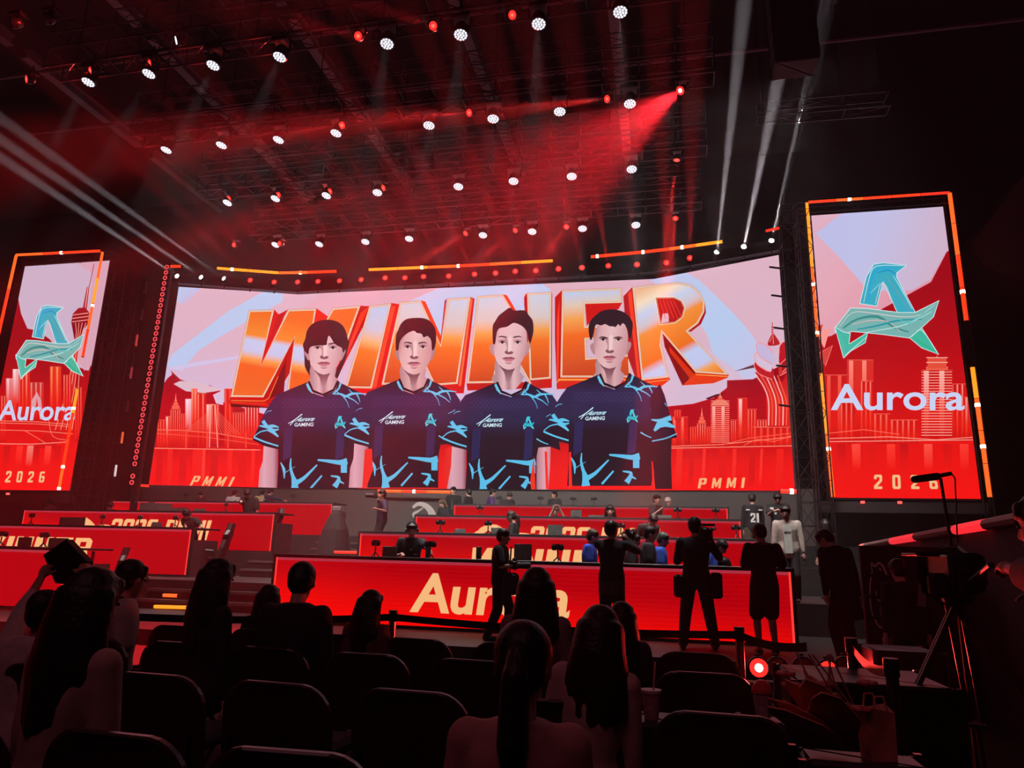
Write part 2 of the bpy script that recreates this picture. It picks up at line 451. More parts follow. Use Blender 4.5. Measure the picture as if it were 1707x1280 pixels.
# water
A.poly([(230, 745), (1340, 738), (1340, 830), (230, 830)], ((700, 742), (700, 815), [(0, '#d40d12'), (.3, '#ea1515'), (.6, '#f51616'), (1, '#fb1212')]))
for x, w_, c in [(262, 10, '#c80d12'), (280, 8, '#f4372c'), (300, 12, '#d01016'), (322, 16, '#ff2a22'), (338, 5, '#ff6a5a'), (352, 12, '#c80d14'), (380, 8, '#ff3226'), (398, 14, '#e01414'), (420, 6, '#ff3c30'), (1128, 10, '#ff3a2c'), (1150, 8, '#d41012'), (1172, 5, '#ff4a3a'), (1200, 12, '#e81614'), (1222, 6, '#ff4434'), (1250, 10, '#cf0f12'), (1268, 4, '#ff5544'), (1295, 12, '#f82a20')]:
    c = '#%02x%02x%02x' % tuple(int(255 * (.45 * p_ + .55 * q_)) for p_, q_ in zip(hx(c), hx('#ec1814')))
    A.poly([(x, 748), (x + w_, 748), (x + w_ - 3, 812), (x - 3, 812)], ((x, 748), (x, 812), [(0, c), (.7, c), (1, '#f81414')]))
def bld(x0, x1, yt, yb, base='#d51a14', hi='#f86a50', n=3, top='flat'):
    A.poly([(x0, yb), (x0, yt), (x1, yt), (x1, yb)], ((x0, yt), (x0, yb), [(0, base), (.7, '#e81a14'), (1, '#d01010')]))
    for i in range(n):
        x = x0 + (x1 - x0) * (i + .15) / n; ww = max(.5, (x1 - x0) / n * .32)
        A.poly([(x, yb), (x, yt + 1), (x + ww, yt + 1), (x + ww, yb)], ((x, yt), (x, yb), [(0, hi), (.6, '#f0402c'), (1, '#d81414')]))
    A.line([(x0, yt), (x1, yt)], .8, '#ff8a70')
    if top == 'tower':
        c = (x0 + x1) / 2; w_ = (x1 - x0)
        for k, (f, h) in enumerate(((.7, 5), (.45, 10), (.22, 15))):
            A.poly([(c - w_ * f / 2, yt), (c - w_ * f / 2, yt - h), (c + w_ * f / 2, yt - h), (c + w_ * f / 2, yt)], '#f2604a')
            A.line([(c - w_ * f / 2, yt - h), (c + w_ * f / 2, yt - h)], .7, '#ffb09a')
        A.poly([(c - 1, yt - 14), (c, yt - 28), (c + 1, yt - 14)], '#ff9a84')
def stripes(x0, x1, y0, y1, n, c='#ff8570', w_=.8):
    for i in range(n): A.line([(x0, y0 + (y1 - y0) * i / n), (x1, y0 + (y1 - y0) * i / n)], w_, c)
for b in [(262, 276, 700, 748), (276, 284, 694, 748, '#e85040', '#ffd0d0', 1), (284, 302, 682, 745, '#c81616', '#ff8a74', 5, 'tower'), (302, 312, 690, 748), (309, 321, 665, 745, '#f4c8d4', '#ffe2ea', 1), (319, 329, 648, 740, '#ff5a42', '#ffa890', 2), (328, 344, 656, 745, '#d01818', '#ff7a62', 2), (344, 352, 674, 745, '#f7a090', '#ffd6d2', 1), (352, 366, 674, 740, '#d8241c', '#ff9a84', 3), (374, 388, 648, 745, '#e01c14', '#ff5a40', 2), (388, 408, 688, 745, '#d01818', '#ff8068', 5), (408, 432, 668, 745, '#c81414', '#ffc6c0', 5),
          (1120, 1147, 695, 743, '#d81a16', '#ff7a66', 2), (1124, 1136, 684, 700), (1150, 1162, 712, 745), (1162, 1178, 706, 745, '#cc1616', '#ff9a86', 4, 'tower'), (1178, 1188, 712, 745), (1218, 1232, 700, 745, '#c81616', '#ff8a74', 4), (1229, 1246, 664, 742, '#e02018', '#ffc8c4', 1), (1246, 1262, 682, 745, '#d01818', '#ff7a62', 3), (1262, 1280, 700, 745, '#c81616', '#ff8a74', 4), (1255, 1320, 712, 745, '#d01414', '#f04a38', 6)]:
    bld(*b)
bld(1185, 1216, 676, 745, '#d01414', '#ffb8b4', 2, 'tower'); stripes(1185, 1216, 668, 740, 22, '#ff9c8c', 1)
A.poly([(1185, 676), (1189, 668), (1211, 668), (1216, 676)], '#f0806c')
# bridge
A.line([(256, 716), (300, 717), (360, 722), (432, 734)], 1.6, '#ff6a52'); A.line([(256, 722), (340, 728), (432, 741)], 1, '#ff5a44')
for x in (310, 345, 380, 410): A.line([(x, 720), (x, 747)], 2.2, '#ff4a38')
A.line([(351, 676), (355, 674), (359, 676), (363, 746)], 1.2, '#ffb0a8'); A.line([(349, 746), (351, 676)], 1.2, '#ffb0a8')
for i in range(7):
    A.line([(351, 684 + 3 * i), (312 + 5 * i, 717)], .5, '#ff7a64'); A.line([(362, 684 + 3 * i), (400 - 5 * i, 724)], .5, '#ff7a64')
A.line([(256, 747), (434, 750)], 1.2, '#ff9a80')
A.line([(1118, 744), (1200, 741), (1320, 728)], 1.2, '#ff8a72'); A.line([(1118, 747), (1325, 743)], 1.2, '#ff9a80')
A.line([(1205, 741), (1250, 730), (1320, 722)], 1, '#ff6a54'); A.line([(1240, 742), (1262, 732), (1290, 736), (1320, 726)], 1, '#ff6a54')
# flower-shaped tower at the right
A.frame(1100, 420, 3.2)
A.poly([(570, 930), (568, 760), (535, 680), (505, 640), (560, 645), (600, 690), (655, 690), (700, 600), (700, 930)], ((570, 640), (570, 930), [(0, '#c01420'), (.5, '#e02a20'), (1, '#e01a14')]))
for i in range(6):
    x = 580 + i * 19; A.line([(508 + i * 24, 642 + abs(i - 2) * 5), (555 + i * 19, 720), (x, 800), (x, 925)], 6, '#ffb8b0' if i % 2 == 0 else '#f25a48', sm=4)
for (bx, by, tx, ty, c1) in [(600, 640, 505, 590, '#c01824'), (640, 620, 700, 560, '#d03028'), (590, 600, 508, 540, '#d8c0d8'), (655, 600, 690, 500, '#a80c1c'), (600, 560, 518, 484, '#c8b8dc'), (640, 560, 668, 480, '#c01420')]:
    mx, my = (bx + tx) / 2, (by + ty) / 2; s_ = -1 if tx < bx else 1
    A.poly([(bx, by + 40), (mx + s_ * 30, my + 30), (tx, ty), (mx - s_ * 14, my - 20), (bx - s_ * 4, by - 20)], c1, sm=3)
    A.line([(bx, by + 40), (mx + s_ * 30, my + 30), (tx, ty), (mx - s_ * 14, my - 20), (bx - s_ * 4, by - 20)], 4, '#ff9088', sm=3)
A.poly([(575, 495), (585, 460), (603, 435), (622, 455), (640, 490), (605, 500)], '#b81820', sm=3); A.line([(585, 480), (603, 440), (606, 490)], 4, '#ff9a88'); A.line([(600, 440), (600, 375)], 5, '#d04a50')
for i in range(3): A.line([(593, 400 + i * 14), (608, 400 + i * 14)], 4, '#b02a30')
# ---- big word
ORG = [(0, '#c9d0e6'), (.28, '#dcc6c4'), (.42, '#f6a050'), (.55, '#f5701e'), (.8, '#e2561c'), (1, '#c9431a')]
def letter(face, ext_pts, grad, holes=(), tr=lambda p: p, d=4.5, hh=(), hgr='#c01010'):
    for pts, c in ext_pts: A.poly(pts, c)
    A.poly(face, '#7c1208', holes=holes) if False else A.poly(face, '#a8200c')
    A.poly(inset(face, d * .35), '#ffd9b8')
    A.poly(inset(face, d * 1.1), '#8e3c2c')
    A.poly(inset(face, d * 1.5), '#fff0dc')
    A.poly(inset(face, d * 2.2), '#c8581c')
    A.poly(inset(face, d * 2.6), grad)
A.frame(370, 440, 3.2)
RX = lambda p: [(x + 0, y) for x, y in p]
Wf = [(143, 246), (280, 243), (206, 545), (352, 242), (505, 237), (462, 470), (590, 235), (740, 222), (640, 500), (520, 690), (345, 690), (387, 392), (222, 712), (45, 710)]
WG = ((200, 250), (120, 720), [(0, '#ee6a1c'), (.28, '#f58a30'), (.34, '#c5cdf0'), (.46, '#c5c8ec'), (.54, '#f7a050'), (.62, '#f06018'), (1, '#ec6a22')])
ex = [([(45, 710), (222, 712), (255, 735), (245, 765), (48, 758), (34, 735)], '#d01208'), ([(222, 712), (387, 392), (375, 560), (250, 762)], '#c00c06'), ([(250, 720), (345, 500), (330, 690)], '#7a0810'),
      ([(280, 243), (332, 300), (300, 400), (215, 545), (205, 548)], '#e01008'), ([(300, 270), (352, 242), (215, 500)], '#cc0e0a'), ([(505, 237), (580, 290), (500, 480), (462, 470)], '#e8200c'), ([(575, 300), (600, 235), (612, 240), (560, 330)], '#f03a14'),
      ([(740, 222), (785, 225), (790, 260), (600, 640), (560, 690), (600, 500)], '#c80e0a'), ([(785, 225), (740, 260), (620, 590), (660, 500)], '#ff3a18'), ([(45, 745), (245, 762), (244, 768), (48, 762)], '#600404')]
letter(Wf, ex, WG)
A.line([(50, 728), (225, 731), (250, 715), (300, 600)], 3, '#ff9a40'); A.line([(52, 738), (240, 748)], 2, '#ff5a20')
If = [(785, 225), (905, 208), (800, 665), (655, 662)]
IG = ((845, 215), (740, 670), [(0, '#c0ccf0'), (.3, '#cfc8dc'), (.45, '#f6b070'), (.55, '#f57a28'), (1, '#cf4a1a')])
letter(If, [([(905, 208), (950, 215), (870, 640), (830, 690), (640, 690), (655, 662), (800, 665)], '#e81410'), ([(905, 225), (925, 225), (822, 660), (802, 662)], '#ff4a20')], IG)
N1 = [(948, 203), (1062, 194), (1166, 428), (1205, 184), (1328, 176), (1258, 640), (1130, 650), (1030, 420), (1010, 640), (850, 645)]
letter(N1, [([(1258, 640), (1328, 176), (1348, 185), (1290, 690), (850, 690), (850, 645)], '#d81410'), ([(1062, 194), (1085, 200), (1175, 400), (1166, 428)], '#f04014'), ([(1200, 184), (1188, 196), (1166, 400), (1166, 428)], '#d8140a'), ([(1328, 185), (1338, 185), (1275, 650), (1262, 650)], '#ff6a38')], ((1140, 190), (1120, 660), ORG))
N2 = [(1363, 171), (1500, 162), (1612, 350), (1612, 160), (1745, 152), (1745, 625), (1640, 640), (1500, 380), (1450, 635), (1305, 638)]
letter(N2, [([(1305, 638), (1450, 635), (1745, 625), (1745, 660), (1310, 675)], '#c8160c'), ([(1500, 162), (1520, 166), (1612, 320), (1612, 350)], '#e83a14'), ([(1612, 170), (1640, 158), (1625, 300), (1612, 300)], '#c00a10')], ((1450, 165), (1450, 650), ORG))
A.frame(800, 440, 3.2)
ns = [(250, 155), (383, 149), (380, 612), (265, 622)]
letter(ns, [([(235, 180), (250, 155), (265, 400), (250, 420)], '#c00a10'), ([(383, 149), (386, 160), (384, 660), (300, 665), (265, 622), (380, 612)], '#d01410')], ((310, 150), (310, 620), ORG))
Ef = [(437, 140), (755, 127), (758, 208), (562, 214), (566, 330), (740, 326), (740, 400), (568, 404), (572, 500), (800, 482), (806, 606), (428, 606)]
letter(Ef, [([(400, 178), (437, 140), (428, 606), (410, 668), (400, 400)], '#c80c0c'), ([(428, 606), (806, 606), (850, 625), (820, 650), (410, 668)], '#e0240e'), ([(562, 214), (758, 208), (740, 240), (600, 300), (570, 330)], '#d0100c'), ([(410, 300), (425, 180), (420, 600), (410, 640)], '#ff3a1c'), ([(408, 640), (420, 612), (806, 614), (806, 620), (424, 622)], '#ffa040')],
       ((560, 150), (600, 600), [(0, '#c3cbea'), (.14, '#e3c6b4'), (.3, '#f6a050'), (.5, '#f4681c'), (1, '#c84218')]))
Rf = [(812, 124), (940, 108), (1060, 97), (1125, 110), (1175, 150), (1200, 205), (1198, 255), (1165, 318), (1112, 358), (1328, 592), (1150, 580), (975, 372), (968, 430), (1010, 606), (862, 622)]
letter(Rf, [([(765, 172), (812, 124), (862, 622), (960, 655), (850, 665), (790, 500)], '#b80a12'), ([(790, 160), (808, 140), (856, 610), (840, 600)], '#ff3a18'), ([(862, 622), (1010, 606), (1016, 616), (965, 655), (870, 650)], '#e8340e'), ([(1150, 580), (1328, 592), (1322, 606), (1248, 636), (1080, 648)], '#e83a10'), ([(975, 372), (1150, 580), (1080, 648), (985, 440)], '#8a0a10'), ([(1010, 440), (1145, 590), (1120, 610), (1012, 470)], '#d8300c'), ([(1200, 205), (1206, 260), (1180, 320), (1125, 362), (1112, 358)], '#b00a10')],
       ((900, 120), (1180, 640), [(0, '#f2b890'), (.1, '#f8dcc0'), (.2, '#c8d0ec'), (.3, '#d8c0c8'), (.36, '#f59038'), (.62, '#f07020'), (.7, '#c3cdf2'), (.84, '#c6c8ee'), (.9, '#f8a050'), (1, '#f07828')]))
hole = [(943, 184), (1035, 182), (1072, 200), (1088, 235), (1076, 280), (1040, 308), (966, 317)]
A.poly(inset(hole, -8), '#fff0dc'); A.poly(inset(hole, -5), '#8e2c1c'); A.poly(inset(hole, -2), '#ffc080'); A.poly(hole, '#b41418'); A.poly([(966, 317), (975, 265), (1005, 262), (1008, 308)], '#dcb4c4')
for i in range(5): A.line([(960 + i * 18, 192), (990 + i * 22, 290)], 3, '#ff4030')
A.line([(870, 634), (1008, 617)], 4, '#ffa040'); A.line([(1152, 590), (1322, 600)], 4, '#ffa850')
# ---- the four players
SK, SKD, SKS = '#dba9b2', '#b87f88', '#8c5560'
HAIR, NAVY, NAVY2, CY = '#2c0f1b', '#26112a', '#2b2350', '#5fc3ea'
def player(fx, fy, jx, jy, jk, hair, tone, brow=0, arms='l', behind=None, thin=False, eye=-4):
    """fx, fy: picture offset of the 8x face frame; jersey drawn in the first player's frame moved by jx, jy"""
    sk, skd = tone
    J = lambda: A.frame(410, 620, 6.4, jx, jy, jk, 530, 720)
    FF = lambda: A.frame(fx, fy, 8)
    FF()
    if behind: A.poly(behind, HAIR, sm=3)
    # neck
    A.poly([(390, 860), (380, 1040), (330, 1110), (420, 1230), (560, 1260), (660, 1240), (770, 1090), (705, 1020), (710, 860)], ((400, 1000), (720, 1000), [(0, '#b58890'), (.3, sk), (.5, '#b07c84'), (.7, sk), (1, '#c0909a')]), sm=2)
    A.poly([(430, 930), (560, 1000), (670, 930), (620, 1020), (570, 1160), (530, 1160), (500, 1030)], ((540, 940), (540, 1160), [(0, '#6a3a48'), (.5, '#8e5c66'), (1, '#b58890')]), sm=3)
    J()
    if 'l' in arms: A.poly([(190, 770), (340, 800), (330, 1260), (130, 1260), (145, 1050), (180, 950)], ((130, 1000), (335, 1000), [(0, '#c88a9a'), (.3, '#e0a6b4'), (.8, '#c88e9c'), (1, '#8a5060')]))
    if 'd' in arms: A.poly([(1090, 740), (1270, 780), (1240, 1000), (1200, 1260), (1040, 1260)], '#2c0f1c')
    if 'p' in arms: A.poly([(1275, 800), (1250, 830), (1215, 1260), (1238, 1260), (1290, 850)], '#dc9aa8')
    if 'q' in arms: A.poly([(1060, 760), (1240, 780), (1235, 1000), (1215, 1260), (1080, 1260)], ((1070, 1000), (1240, 1000), [(0, '#3c1420'), (.2, '#c08290'), (.6, '#e0a2b0'), (1, '#c88a98')]))
    # jersey
    NG = ((600, 150), (600, 1230), [(0, '#221028'), (.12, '#2e1f48'), (.35, '#2a2044'), (.5, '#270f20'), (1, '#250d1c')])
    A.poly([(650, 110), (420, 205), (330, 240), (270, 320), (200, 430), (70, 725), (200, 790), (345, 825), (345, 1000), (330, 1260), (1085, 1260), (1090, 900), (1110, 800), (1235, 790), (1345, 830), (1290, 500), (1320, 330), (1260, 240), (990, 105), (950, 200), (820, 262), (700, 220)], NG)
    A.poly([(655, 105), (710, 215), (830, 258), (945, 200), (995, 100), (970, 90), (930, 180), (820, 232), (720, 190), (680, 95)], '#1c0c18')
    rr = random.Random(3)
    for i in range(17):
        for j in range(11):
            x, y = 400 + i * 46 + (23 if j % 2 else 0), 270 + j * 26; r = 21 if (abs(x - 800) < 330) else 17
            if y > 270 + 14 * abs(i - 8) / 2 * .3 and (j < 6 or abs(x - 720) > 190): A.poly([(x - r, y), (x, y - 12), (x + r, y), (x, y + 12)], '#3a2f5c' if j < 5 else '#2f2650')
    for x in (450, 1010): A.poly([(x - 40, 600), (x + 50, 590), (x + 30, 900), (x - 60, 950)], '#2a2350')
    A.poly([(640, 130), (660, 118), (700, 200), (712, 236), (665, 190)], CY)
    A.poly([(915, 238), (985, 170), (1000, 112), (1022, 124), (1000, 180), (950, 228)], CY)
    vines = [([(930, 235), (1010, 235), (1070, 260), (1120, 235), (1200, 228), (1280, 238)], 20, (.5, 1.5, .4)), ([(960, 200), (1010, 240), (1060, 270)], 14, (.6, 1)), ([(1040, 265), (1080, 320), (1102, 385)], 10, (1, .4)), ([(1090, 270), (1150, 300), (1210, 350)], 14, (1, .4)), ([(1180, 235), (1205, 280), (1218, 328)], 16, (1, .3)), ([(1150, 235), (1110, 200), (1090, 180)], 12, (1, .3)),
             ([(1300, 400), (1250, 440), (1190, 470)], 10, (1, .5)),
             ([(275, 412), (235, 420), (205, 445)], 8, (1, .5)), ([(350, 590), (290, 575), (230, 585), (180, 520)], 26, (.4, 1.6, 1.4)), ([(230, 590), (160, 575), (140, 580)], 22, (1.3, .3)), ([(240, 600), (290, 640), (345, 690)], 36, (1.7, .4)), ([(230, 620), (150, 640), (85, 690)], 14, (1, .6)), ([(240, 600), (300, 620), (350, 610)], 26, (1.4, .5)), ([(85, 697), (200, 745), (345, 790)], 16, (1.2, 1)),
             ([(480, 920), (475, 1010), (500, 1110), (540, 1190)], 22, (.5, 2.2)), ([(530, 1260), (530, 1190), (620, 1130), (760, 990)], 48, (1.6, .3)), ([(520, 1260), (515, 1200), (500, 1120)], 60, (1.4, .5)), ([(370, 965), (405, 1040), (408, 1135)], 24, (.4, 1.3, .4)), ([(415, 1075), (470, 1040), (525, 1010)], 8, (1, .6)), ([(690, 1240), (810, 1105)], 20, (1.1, .9)),
             ([(765, 938), (880, 950), (1000, 965), (1080, 950)], 26, (.7, 2.6)), ([(1045, 960), (1045, 1075)], 66, (1, 1)), ([(905, 1108), (990, 1125), (975, 1180), (945, 1225)], 34, (.4, 1.8)), ([(970, 1150), (1045, 1190)], 34, (1, .3)),
             ([(1090, 705), (1150, 740), (1215, 765)], 14, (1, .6))]
    for pts, w_, tp in vines: A.line(pts, w_, CY if pts[0][1] < 900 else '#58bde6', sm=3, taper=tp)
    # lettering and crest
    art_text(A, 'Aurora', [A.T(p) for p in ((515, 530), (715, 522), (752, 475), (560, 482))], '#bfe6f4', .03, .3)
    A.line([(450, 550), (520, 510), (600, 448)], 12, '#c8ecf6', sm=3, taper=(.6, 1)); A.line([(470, 570), (520, 510)], 8, '#c8ecf6')
    art_text(A, 'GAMING', [A.T(p) for p in ((515, 582), (718, 578), (722, 538), (520, 543))], '#d6eef6', .02)
    crest(lambda p: (945 + p[0] * 122, 468 + p[1] * 140), ['#3fd0e0', '#2ab4c8', '#60e4e8'])
    # head
    FF()
    A.poly([(322, 660), (300, 700), (320, 760), (355, 810), (375, 760), (360, 660)], skd, sm=3); A.poly([(835, 640), (850, 680), (820, 760), (790, 810), (775, 770), (790, 650)], skd, sm=3)
    A.poly([(355, 560), (352, 700), (372, 800), (400, 880), (455, 950), (520, 985), (580, 990), (650, 970), (710, 920), (755, 850), (785, 770), (800, 690), (805, 560), (780, 440), (680, 380), (520, 370), (400, 430)], ((352, 600), (806, 700), [(0, skd), (.15, sk), (.45, '#e8bcc0'), (.7, sk), (1, '#c89098')]), sm=3)
    A.poly([(480, 590), (545, 590), (545, 780), (520, 760), (535, 700), (515, 640)], '#c08c92', sm=3)
    A.poly([(560, 560), (600, 560), (598, 700), (606, 755), (560, 760), (556, 700)], '#f2cccc', sm=3)
    A.poly([(505, 755), (535, 740), (560, 760), (590, 745), (622, 760), (605, 782), (560, 790), (520, 780)], '#8a4e56', sm=3)
    for s_, cx in ((-1, 475), (1, 680)):
        A.poly([(cx - 62, 600 + eye), (cx - 10, 585 + eye), (cx + 62, 603 + eye), (cx + 50, 615 + eye), (cx - 50, 615 + eye)], '#c38e96', sm=3)
        A.poly([(cx - 42, 634 + eye), (cx, 617 + eye), (cx + 42, 632 + eye), (cx + 25, 647 + eye), (cx - 25, 648 + eye)], '#dcc2c4', sm=3)
        A.poly([(cx - 52, 636 + eye), (cx, 604 + eye), (cx + 52, 633 + eye), (cx + 30, 628 + eye), (cx, 621 + eye), (cx - 30, 630 + eye)], '#3a1a22', sm=2)
        A.poly([(cx + 19 * math.cos(t), 632 + eye + 15 * math.sin(t)) for t in np.linspace(0, 5.6, 9)], '#2a1018')
        A.poly([(cx - s_ * 62, 586 + brow), (cx - s_ * 50, 566 + brow), (cx + s_ * 20, 556 + brow), (cx + s_ * 62, 580 + brow), (cx + s_ * 10, 572 + brow)], '#4a242c', sm=2)
    A.poly([(470, 845), (530, 822), (560, 828), (590, 820), (650, 845), (600, 850), (530, 852)], '#9c4e5c', sm=2)
    A.poly([(485, 850), (560, 848), (640, 848), (600, 880), (560, 888), (520, 880)], '#cf7a88', sm=2)
    A.line([(470, 846), (560, 848), (650, 845)], 6, '#6a2c3a'); A.poly([(510, 895), (560, 902), (610, 895), (580, 915), (540, 915)], '#a86a74', sm=2)
    for h in hair: A.poly(h, HAIR, sm=3)
def cu(p): return ((1257 + .4298 * p[0] - 1392) / 174, (300 + .4297 * p[1] - 438) / 157)
def crest(T, cols, edge=None):
    pcs = [[(412, 478), (437, 375), (465, 328), (500, 322), (588, 332), (552, 360), (552, 378), (625, 515), (560, 520), (500, 392), (475, 488)],
           [(315, 575), (375, 498), (440, 500), (560, 515), (625, 515), (715, 470), (695, 530), (605, 612), (500, 598), (445, 592), (380, 586), (345, 598), (318, 590)],
           [(315, 572), (345, 590), (372, 596), (366, 640), (440, 592), (430, 630), (375, 662), (348, 688)], [(605, 612), (650, 575), (715, 675), (650, 650)]]
    for i, p in enumerate(pcs):
        q = [T(cu(k)) for k in p]
        if edge: A.poly(inset(q, -1.1), edge)
        A.poly(q, cols[min(i, len(cols) - 1)])
SKa = ('#dfb0b8', '#b98890'); SKb = ('#dba8a8', '#b07c80'); SKc = ('#e6b6bc', '#bd8a92')
player(470, 500, 0, 0, 1, [[(280, 590), (310, 520), (330, 420), (380, 340), (470, 285), (600, 262), (720, 280), (810, 340), (860, 440), (880, 560), (850, 650), (815, 700), (800, 640), (760, 620), (700, 580), (650, 500), (620, 480), (600, 560), (590, 600), (480, 606), (400, 618), (365, 650), (350, 720), (320, 700), (290, 650)]], SKa, 12, 'ld', eye=8, behind=[(300, 600), (300, 780), (310, 900), (380, 1020), (400, 1000), (400, 700), (800, 700), (740, 900), (700, 1000), (700, 1060), (740, 1050), (830, 830), (870, 700), (860, 500), (400, 450)])
player(620, 500, 151, -4, 1, [[(320, 660), (318, 480), (350, 400), (385, 320), (450, 260), (530, 242), (650, 238), (740, 260), (800, 310), (850, 400), (855, 560), (825, 660), (800, 660), (790, 540), (740, 480), (690, 500), (660, 450), (600, 440), (560, 410), (480, 440), (400, 510), (365, 580), (355, 660)]], SKb, 0, 'lp')
player(778, 492, 314, 1, 1, [[(350, 640), (345, 480), (350, 400), (385, 340), (430, 270), (520, 200), (560, 170), (600, 175), (640, 205), (720, 200), (790, 210), (830, 270), (880, 340), (890, 480), (850, 640), (830, 620), (815, 520), (770, 440), (700, 390), (620, 370), (540, 420), (440, 440), (400, 500), (380, 640)]], SKc, -14, 'lq', eye=0)
A.frame(0, 0, 1)
A.poly([(884, 800), (890, 760), (893, 820), (886, 820)], '#f03020')
player(946, 490, 486, -10, 1.03, [[(300, 600), (280, 440), (320, 340), (380, 280), (450, 230), (560, 205), (680, 215), (780, 260), (850, 340), (872, 420), (850, 570), (830, 600), (810, 520), (790, 450), (740, 390), (700, 430), (680, 400), (640, 440), (600, 430), (560, 430), (500, 400), (450, 420), (380, 410), (350, 520), (325, 600)]], ('#dca8ac', '#b88288'), 10, 'd', eye=-22)
# right sleeve of the fourth player, drawn over the water
R0()
A.frame(800, 440, 3.2)
A.poly([(960, 640), (985, 700), (1010, 790), (1052, 925), (915, 955), (910, 700)], '#26112a')
for pts, w_, tp in [([(915, 830), (960, 835), (1020, 820)], 14, (.5, 2)), ([(930, 890), (970, 850), (1040, 870)], 24, (.5, 1.8, .4)), ([(918, 945), (990, 930), (1050, 905)], 6, (1, 1)), ([(985, 740), (998, 760)], 5, (1, .4))]: A.line(pts, w_, CY, sm=3, taper=tp)
A.poly([(925, 955), (1022, 925), (1020, 1060), (1025, 1200), (930, 1200)], '#2c0f1c')
for q in ([(345, 1000), (358, 1000), (366, 1200), (352, 1200)], [(476, 1005), (486, 1000), (492, 1200), (474, 1200)], [(916, 1050), (922, 1055), (935, 1200), (922, 1200)]): A.poly(q, '#ff2a20')
A.frame(370, 440, 3.2)
A.poly([(762, 990), (800, 985), (805, 1100), (770, 1190), (748, 1200)], '#f02a22'); A.poly([(1192, 985), (1226, 970), (1222, 1080), (1200, 1200), (1185, 1200)], '#e8281e')
R0()
glyphs(A, 'PMMI', [(316, 809), (384, 811), (392, 795), (324, 793)], '#f4b27c', gap=.75)
glyphs(A, 'PMMI', [(1163, 814), (1240, 813), (1242, 796), (1166, 797)], '#f4b27c', gap=.75)
A.build('picture', LEDM, wall)
LAY = A.top
# ================================================================ side screens
def proj(p):
    c = M.T @ (np.array(p, float) - EYE); return (853.5 + F * c[0] / -c[2], 640 - F * c[1] / -c[2])
def flat_screen(name, x0, x1, z0, z1, y, label, draw, cat='led screen'):
    t = wempty(name, ((x0 + x1) / 2, y, z0), label=label, cat=cat)
    MB().box((x0 - .04, y + .01, z0 - .05), (x1 + .04, y + .3, z1 + .05)).build('panel_housing', black, t)
    c = [proj(p) for p in ((x0, y, z0), (x1, y, z0), (x1, y, z1), (x0, y, z1))]; m_ = tuple(np.mean(c, axis=0))
    a = Art([([hp(c[i], c[(i + 1) % 4], m_) for i in range(4)], np.array((x0, y, 0)), nC)], [])
    draw(a); a.build('picture', LEDM, t); return t
def A_swap(a):
    global A
    A = a
GLC = ['#3aacc4', '#78b4b0', '#4cb8a8', '#44b8a0']
def glass_crest(a, T):
    crest_cols = GLC; global A
    A_swap(a); a.frame(0, 0, 1)
    crest(T, crest_cols, '#d8f0f2')
    q = lambda pts: [T(p) for p in pts]
    for pts, w_, c in [([(445, 470), (455, 390), (480, 345), (560, 340)], 7, '#2aa8d8'), ([(425, 475), (447, 380), (475, 334), (580, 333)], 2, '#d8f0f8'), ([(470, 480), (500, 395), (548, 500)], 2.2, '#e0d8d0'), ([(510, 370), (560, 440), (600, 505)], 6, '#5aa4b0'), ([(540, 372), (575, 430), (612, 500)], 2.5, '#bfe4e8'), ([(480, 360), (520, 350), (550, 365)], 4, '#1890c8'), ([(450, 440), (470, 420), (490, 400)], 2, '#9fd8ee'),
                       ([(330, 570), (380, 515), (450, 515), (560, 530), (640, 525), (700, 485)], 2.2, '#e8ccd0'), ([(345, 575), (400, 540), (480, 530), (540, 570), (600, 590)], 7, '#3c8c88'), ([(380, 560), (450, 545), (520, 550), (570, 590)], 3, '#d8b8b8'), ([(400, 580), (480, 565), (560, 545), (650, 540)], 5, '#2098a8'), ([(440, 590), (500, 580), (590, 560), (690, 510)], 2.5, '#bfe8e6'), ([(560, 535), (600, 555), (690, 490)], 3, '#5cc8cc'), ([(330, 590), (345, 640), (352, 680)], 3, '#58c0a8'), ([(345, 600), (372, 640), (430, 610)], 3.5, '#30c090'), ([(352, 680), (400, 640), (440, 605)], 2, '#d0f0e8'), ([(620, 612), (660, 640), (705, 668)], 4, '#28b888'), ([(612, 608), (650, 582), (710, 670)], 1.8, '#c8f4f0')]:
        a.line([T(cu(p)) for p in pts], w_ * .62, c, sm=3, taper=(.6, 1, .5))
